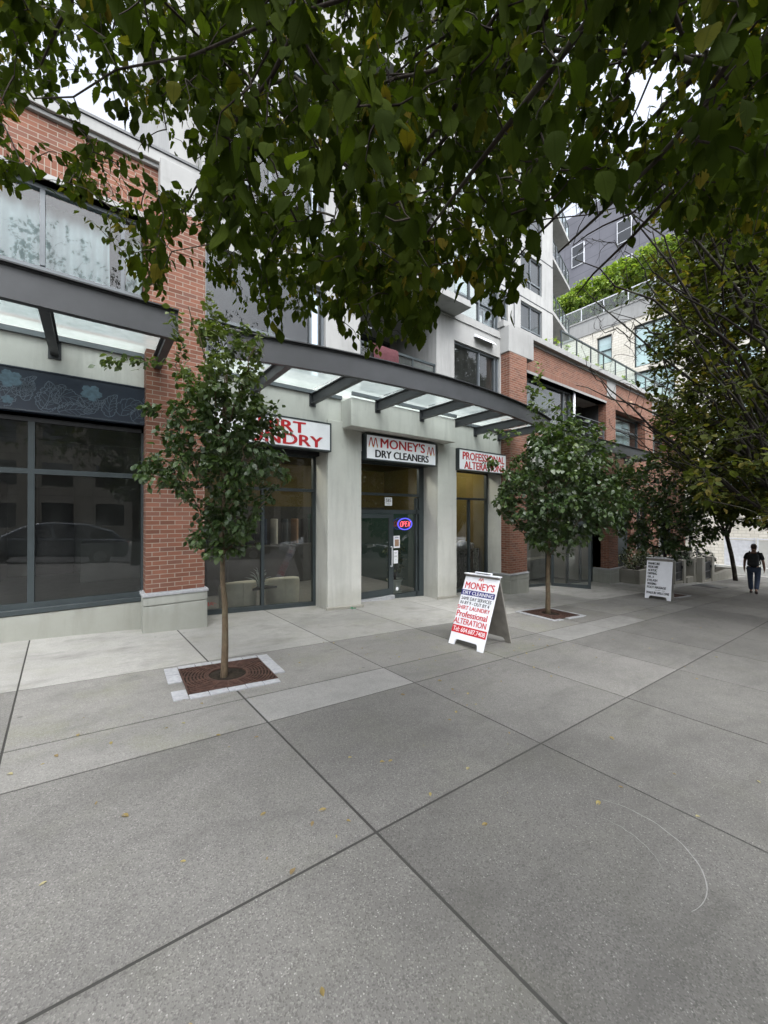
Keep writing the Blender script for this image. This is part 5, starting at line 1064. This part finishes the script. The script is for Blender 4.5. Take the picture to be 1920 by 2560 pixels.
# hornbeams, fan shaped, along the kerb
def hornbeam(x,y,label,n,ls,reach,zlo,ztop,lean=(0,0),nl=10,seed=0,keep=None,tpl=TPL_L,leafless=.0,tr=.13,nlimb=16,spread=.22,z_fork=1.6,bare=None,ends=None,er=.075):
    b=np.array([x,y,gz(x)]); fk=b+np.array([lean[0],lean[1],z_fork]); L=[];C=[]
    for i in range(nlimb):
        t=2*math.pi*(i+.3*rng.random())/nlimb; e=rng.uniform(.55,1.); rr_=reach*e; zt=zlo+(ztop-zlo)*rng.uniform(.35,1.)*(1.25-e*.45)
        L.append(([fk+(0,0,-.2),fk+(.22*rr_*math.cos(t),.22*rr_*math.sin(t),(zt-fk[2])*.33),fk+(.58*rr_*math.cos(t),.58*rr_*math.sin(t),(zt-fk[2])*.68),fk+(rr_*math.cos(t),rr_*math.sin(t),zt-fk[2])],tr*.42,.008))
    for e in (ends or []):
        e=np.array(e,float); w1,w2=rng.normal(0,.22,3),rng.normal(0,.30,3); m1_=fk+(e-fk)*.33+(0,0,-.10)+w1; m2_=fk+(e-fk)*.68+(0,0,-.12)+w2; L.append(([fk-(0,0,.2),m1_,m2_,e],er*rng.uniform(.5,1.15),.007))
        for q_ in range(2): e2=m2_+(e-fk)*rng.uniform(.2,.32)+rng.normal(0,.55,3); L.append(([m1_ if q_ else m2_,(m1_*.4+m2_*.6 if q_ else m2_)*.4+e2*.6+rng.normal(0,.1,3),e2],er*.28,.005))
    tiers=14; out_n=0
    for _try in range(n*40):
        if len(C)>=n: break
        u=rng.random(); t=rng.uniform(0,2*math.pi); k=rng.integers(tiers); zz=zlo+(ztop-zlo)*(k+.5)/tiers; hf=(zz-zlo)/(ztop-zlo)
        rmax=reach*(.92-.62*max(0,hf-.35)/.65)*(.85+.3*mnoise.noise(Vector((math.cos(t)*2+k*3,math.sin(t)*2,x)))); r_=rmax*math.sqrt(u)
        q=np.array([b[0]+lean[0]+r_*math.cos(t),b[1]+lean[1]+r_*math.sin(t),zz-.10*r_+rng.normal(0,.10)+.35*mnoise.noise(Vector((t,r_,k)))])
        if keep and not keep(q): continue
        X_,Y_,t_=to_px(q[None]); vis=t_[0]>0 and -100<X_[0]<1760
        if not vis and x>0 and out_n>=n*.35: continue
        if not vis: out_n+=1
        C.append(q)
    return tree('hornbeam_tree',label,'tree',b,L,np.array(C) if bare is None else np.concatenate([np.array(C),bare]),nl,ls,M['leafH'],M['bark2'],tpl,'fan shaped hornbeams along the kerb',[([b-(0,0,.05),b+np.array([lean[0]*.4,lean[1]*.4,z_fork*.5]),fk],tr,tr*.8)],spread=spread,twr=.0045,droop=.12,flat=1.2,leafless=leafless,limbwob=.05,nbare=0 if bare is None else len(bare))
def keep_view(q):
    if np.linalg.norm(q-np.array([0,0,CAMZ]))<3.2: return False
    X_,Y_,t=to_px(q[None]); X_,Y_,t=X_[0],Y_[0],t[0]
    if t<0: return True
    lo=np.interp(X_,[1180,1300,1420,1500,1660],[640,560,620,960,1030])   # sparse, bare twigs towards the building
    hi=np.interp(X_,[1300,1440,1500,1560,1660],[520,990,1080,1120,1140])
    if t<7.2 and X_>1400 and rng.random()<.75: return False
    if X_<1290-40*(Y_<560): return False
    if Y_>hi: return False
    if X_<1400 and 560<Y_<960: return rng.random()<.06
    if X_<1480 and Y_<880: return rng.random()<.4
    return True
bare=[]
for i in range(230):
    X_=rng.uniform(1250,1500); Y_=rng.uniform(500,960)
    if X_<1330 and Y_>800: continue
    if X_>1235+ (990-480)*0 and Y_<560+ (1235-X_)*0: pass
    q=from_px(X_,Y_,rng.uniform(6.0,9.5)); 
    if q[1]<6.0: bare.append(q)
ENDS=[(6.6,3.3,6.1),(7.2,3.2,8.0),(8.0,3.9,6.3),(8.6,4.2,5.0),(9.0,3.0,8.2),(10.0,4.0,6.6),(10.6,3.4,5.2),(8.2,2.4,8.8),(10.6,2.4,8.6),(9.2,2.0,7.0),(12.4,3.0,6.0),(11.0,4.2,4.0),(6.6,2.3,5.6),(7.4,2.0,4.6),(6.2,1.9,4.9),(6.0,2.4,6.2),(7.0,1.6,6.4),(8.4,2.9,3.3)]
hornbeam(12.0,.15,'nearest fan shaped hornbeam, its dark limbs sweeping in from the right',6800,.12,7.6,1.9,10.5,keep=keep_view,nl=12,tpl=TPL_L,nlimb=7,bare=np.array(bare),ends=ENDS,leafless=.08,tr=.2)
hornbeam(17.5,-1.3,'second hornbeam along the kerb with layered yellowing leaves',2600,.16,6.8,1.5,9.5,keep=keep_view,nl=11,tr=.2,nlimb=20)
hornbeam(25.0,-.6,'third hornbeam farther along the kerb',700,.18,6.2,2.2,9.0,nl=11,keep=keep_view,tr=.2,spread=.3)
hornbeam(24.9,4.62,'leaning slender hornbeam beyond the garden gates',420,.15,3.4,1.7,6.5,(-.9,.2),nl=11,keep=lambda q:to_px(q[None])[0][0]>1440,tr=.095,spread=.25,z_fork=2.4,nlimb=12)
hornbeam(-8.0,-1.4,'hornbeam up the street to the left of the camera',330,.16,5.,2.6,9.,nl=10,tr=.2,keep=lambda q: to_px(q[None])[2][0]<.5 or to_px(q[None])[0][0]<-150)
# the big overhanging street tree
b=np.array([1.2,-2.0,gz(1.2)])
bx=[-400,0,60,140,200,250,300,345,380,440,480,520,560,620,680,740,790,840,880,930,960,990,1040,1080,1125,1160,1200,1250,1290,1350,1420,1480,1540,1600,1659,2100]
by=[430,430,445,440,500,570,640,640,560,600,655,690,700,715,690,735,780,750,765,720,640,560,660,690,640,520,470,500,470,480,490,520,540,560,545,545]
gaps=[(110,250,130,70,-.45,.93),(300,310,150,55,.5,.93),(420,400,60,40,.5,.6),(560,200,60,50,0,.55),(600,395,75,60,.3,.85),(690,420,30,70,0,.8),(1330,200,110,140,.3,.55),(1480,130,100,80,0,.45),(1250,430,60,40,0,.85),(1175,500,60,60,0,.9),(310,20,30,30,0,.6),(760,180,30,40,0,.5),(30,330,90,60,0,.45),(250,420,110,50,.5,.55)]
C=[];near=[]
tries=0
while len(C)<5200 and tries<600000:
    tries+=1
    X_=rng.uniform(-260,1900); Y_=rng.uniform(-420,790)
    lim=np.interp(X_,bx,by)
    u=rng.random(); t=rng.uniform(2.6,5.2) if u<.66 else (rng.uniform(1.35,2.6) if u<.96 else rng.uniform(.7,1.25))
    if t<1.25 and (X_<380 and Y_>60): continue
    if t<1.9 and X_<330 and Y_>330 and rng.random()<.5: continue
    marg=.055/t*832+6
    if Y_>lim-marg+rng.uniform(-30,22): continue
    if Y_>lim-100 and (t<1.15 or rng.random()<.12): continue
    if mnoise.noise(Vector((X_/75,Y_/75,t*.35)))>.20+.22*(X_>430): continue
    ok=True
    for gx,gy,gw,gh,ga,pr_ in gaps:
        dx,dy=X_-gx,Y_-gy; c,s=math.cos(ga),math.sin(ga); u1=(dx*c+dy*s)/gw; v1=(-dx*s+dy*c)/gh
        if u1*u1+v1*v1<1 and rng.random()<pr_: ok=False;break
    if not ok: continue
    if X_<380 and Y_<300 and rng.random()<.25: continue
    q=from_px(X_,Y_,t)
    if q[2]>6.8 or q[1]>5.9: continue
    C.append(q)
print('overhead',len(C),tries)
C2=ell(420,(.6,-1.2,4.6),(5.5,3.2,1.3),lambda q,p: (q@FW)<.3)
C=np.concatenate([np.array(C),C2])
L=[]; fk=b+np.array([0,0,2.9])
for tx,ty,tz in ((-3.2,2.6,4.3),(-1.2,3.9,4.4),(.6,4.3,4.5),(2.2,4.2,4.6),(4.2,3.2,4.7),(5.6,1.7,4.8),(-.6,1.2,3.3),(.35,1.3,2.95),(1.0,1.1,2.75),(1.7,.9,2.9),(2.6,1.3,3.2),(3.6,.8,3.6),(-2.4,.8,3.8),(1.6,2.4,3.7),(-.2,2.4,3.8),(-3,-2.6,4.8),(4.6,-2.6,4.9),(.5,-4,5.),(3,2.2,5.6),(0,2.5,5.7)):
    e=np.array([tx,ty,tz]); L.append(([fk-(0,0,.4),fk+(e-fk)*.3+(0,0,.45),fk+(e-fk)*.68+(0,0,.30),e],.045,.004))
for i in range(34):
    e=from_px(rng.uniform(0,1640),rng.uniform(60,560),rng.uniform(1.8,4.2)); o_=L[int(rng.integers(12))][0]; st=o_[1+int(rng.integers(2))]
    if e[2]>6 or e[1]>5.4: continue
    mid=(st+e)/2+rng.normal(0,.12,3)
    if min(np.linalg.norm(q-np.array([0,0,CAMZ])) for q in (st,mid,(st+mid)/2,(mid+e)/2,e))<.75: continue
    L.append(([st,(st+mid)/2+rng.normal(0,.06,3),mid,e],.014,.003))
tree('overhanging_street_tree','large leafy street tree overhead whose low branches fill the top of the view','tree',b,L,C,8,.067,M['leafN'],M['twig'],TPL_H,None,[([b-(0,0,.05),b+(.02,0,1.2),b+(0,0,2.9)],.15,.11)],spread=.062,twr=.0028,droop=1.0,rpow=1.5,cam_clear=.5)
# a few very near leaves on a low hanging sprig
b=np.array([1.05,.62,2.55])
# fallen leaves
fm=[]
for k in range(5):
    P=np.zeros((1,3)); D=np.array([[1.,0,.06]]); N=np.array([[.2,.3,1.]]); fm.append(leaf_mesh('fallen_leaf',P,D,N,np.array([1.]),np.array([k/4.]),leaf_tpl(8,False,.5)))
    for v in fm[-1].vertices: v.co.z=abs(v.co.y)*.6+.25*(v.co.x-.5)**2*(1 if k%2 else .4)+.01
    fm[-1].materials.append(M['fall'])
spots=[(280,1762),(404,1858),(748,1770),(560,1590),(402,1562),(478,1588),(752,1636),(706,1745),(676,1772),(105,1900),(700,2148),(1292,1728),(1315,1590),(1098,1580),(1008,1662),(1052,1776),(928,1710),(848,1640),(628,1888),(1500,1762),(1505,1465),(985,1540),(975,1555),(905,1425),(1120,1400),(1150,1395),(1165,1380),(1175,1402),(1205,1440),(1240,1395),(1290,1420),(1150,1440),(820,1645),(865,1500),(1030,1520),(1080,1470),(240,1602),(170,1590),(120,1630),(30,1672),(575,1752),(860,1420),(1190,1462),(1325,1382),(1400,1400),(1420,1345),(1450,1380),(1510,1355),(1480,1440),(1550,1420),(400,1450),(390,1512),(440,1520),(600,1445),(545,1432),(780,1400),(720,1390),(650,1430),(1345,1700),(1640,1690),(1120,1420),(1135,1410),(1108,1405),(1185,1395),(1215,1385),(980,1490),(1010,1500),(945,1470)]
for i,(X_,Y_) in enumerate(spots):
    v=FW+(X_-829.5)/832*RT+np.array([0,0,(1110-Y_)/832]); t=-CAMZ/(v[2]+.062*v[0]); p=np.array([0,0,CAMZ])+v*t
    o=bpy.data.objects.new('fallen_leaf',fm[i%5]); COL.objects.link(o); s=rng.uniform(.028,.055); o.scale=(s,s,s); o.location=(p[0],p[1],p[2]+.001); o.rotation_euler=(0,math.atan(.062),rng.uniform(0,6.3)); tag(o,'small dry fallen leaf lying on the grey sidewalk','fallen leaf','fallen leaves on the sidewalk')
rj=random.Random(21)
for i in range(150):
    x=rj.uniform(-.3,13); y=rj.triangular(.6,6.6,4.6)
    o=bpy.data.objects.new('fallen_leaf',fm[rj.randrange(5)]); COL.objects.link(o); k=rj.uniform(.010,.030); o.scale=(k,k*rj.uniform(.5,1),k); o.location=(x,y,gz(x)+.001); o.rotation_euler=(0,math.atan(.062),rj.uniform(0,6.3)); tag(o,'small dry fallen leaf lying on the grey sidewalk','fallen leaf','fallen leaves on the sidewalk')
# ============================================================ LIGHT, SKY, CAMERA
w=bpy.data.worlds.new('World'); SC.world=w; w.use_nodes=True; nt=w.node_tree
for k in list(nt.nodes): nt.nodes.remove(k)
b=NB(nt); EL,RO=R(58),R(200)
sky=b.n('ShaderNodeTexSky',sky_type='NISHITA',sun_disc=False,sun_elevation=EL,sun_rotation=RO,altitude=0.,air_density=1.,dust_density=4.,ozone_density=1.)
bw=b.n('ShaderNodeRGBToBW',ins={0:sky.outputs[0]}).outputs[0]; cl=b.noise(b.n('ShaderNodeTexCoord').outputs['Generated'],3.,5.)
gr=b.mix(1.,bw,b.ramp(cl,[(.35,(.92,.96,1.0)),(.65,(1.08,1.1,1.14))]),'MULTIPLY')
c=b.mix(.82,sky.outputs[0],gr); c=b.n('ShaderNodeVectorMath',operation='SCALE',ins={0:c,3:4.3}).outputs[0]   # bright cloud deck
bg=b.n('ShaderNodeBackground',ins={0:c,1:.15}); b.n('ShaderNodeOutputWorld',ins={0:bg.outputs[0]})
sl=bpy.data.lights.new('sun','SUN'); sl.energy=.5; sl.angle=R(25); sl.color=(1.,.97,.92); so=bpy.data.objects.new('sun',sl); COL.objects.link(so)
d=Vector((math.sin(RO)*math.cos(EL),math.cos(RO)*math.cos(EL),math.sin(EL))); so.rotation_euler=d.to_track_quat('Z','Y').to_euler()
cd=bpy.data.cameras.new('camera'); co_=bpy.data.objects.new('camera',cd); COL.objects.link(co_); co_.location=(0,0,CAMZ); co_.rotation_euler=(R(90+.28),0,-YAW)
cd.sensor_fit='VERTICAL'; cd.sensor_height=36.; cd.lens=36.*832/2212; cd.clip_start=.05; cd.clip_end=1500; SC.camera=co_
SC.view_settings.view_transform='Standard'; SC.view_settings.look='None'; SC.view_settings.gamma=1.; SC.view_settings.exposure=EXPO
SC.cycles.max_bounces=7; SC.cycles.diffuse_bounces=3; SC.cycles.glossy_bounces=3; SC.cycles.transmission_bounces=4; SC.cycles.transparent_max_bounces=12; SC.cycles.caustics_reflective=False; SC.cycles.caustics_refractive=False; SC.cycles.sample_clamp_indirect=6.
SC.render.use_persistent_data=False
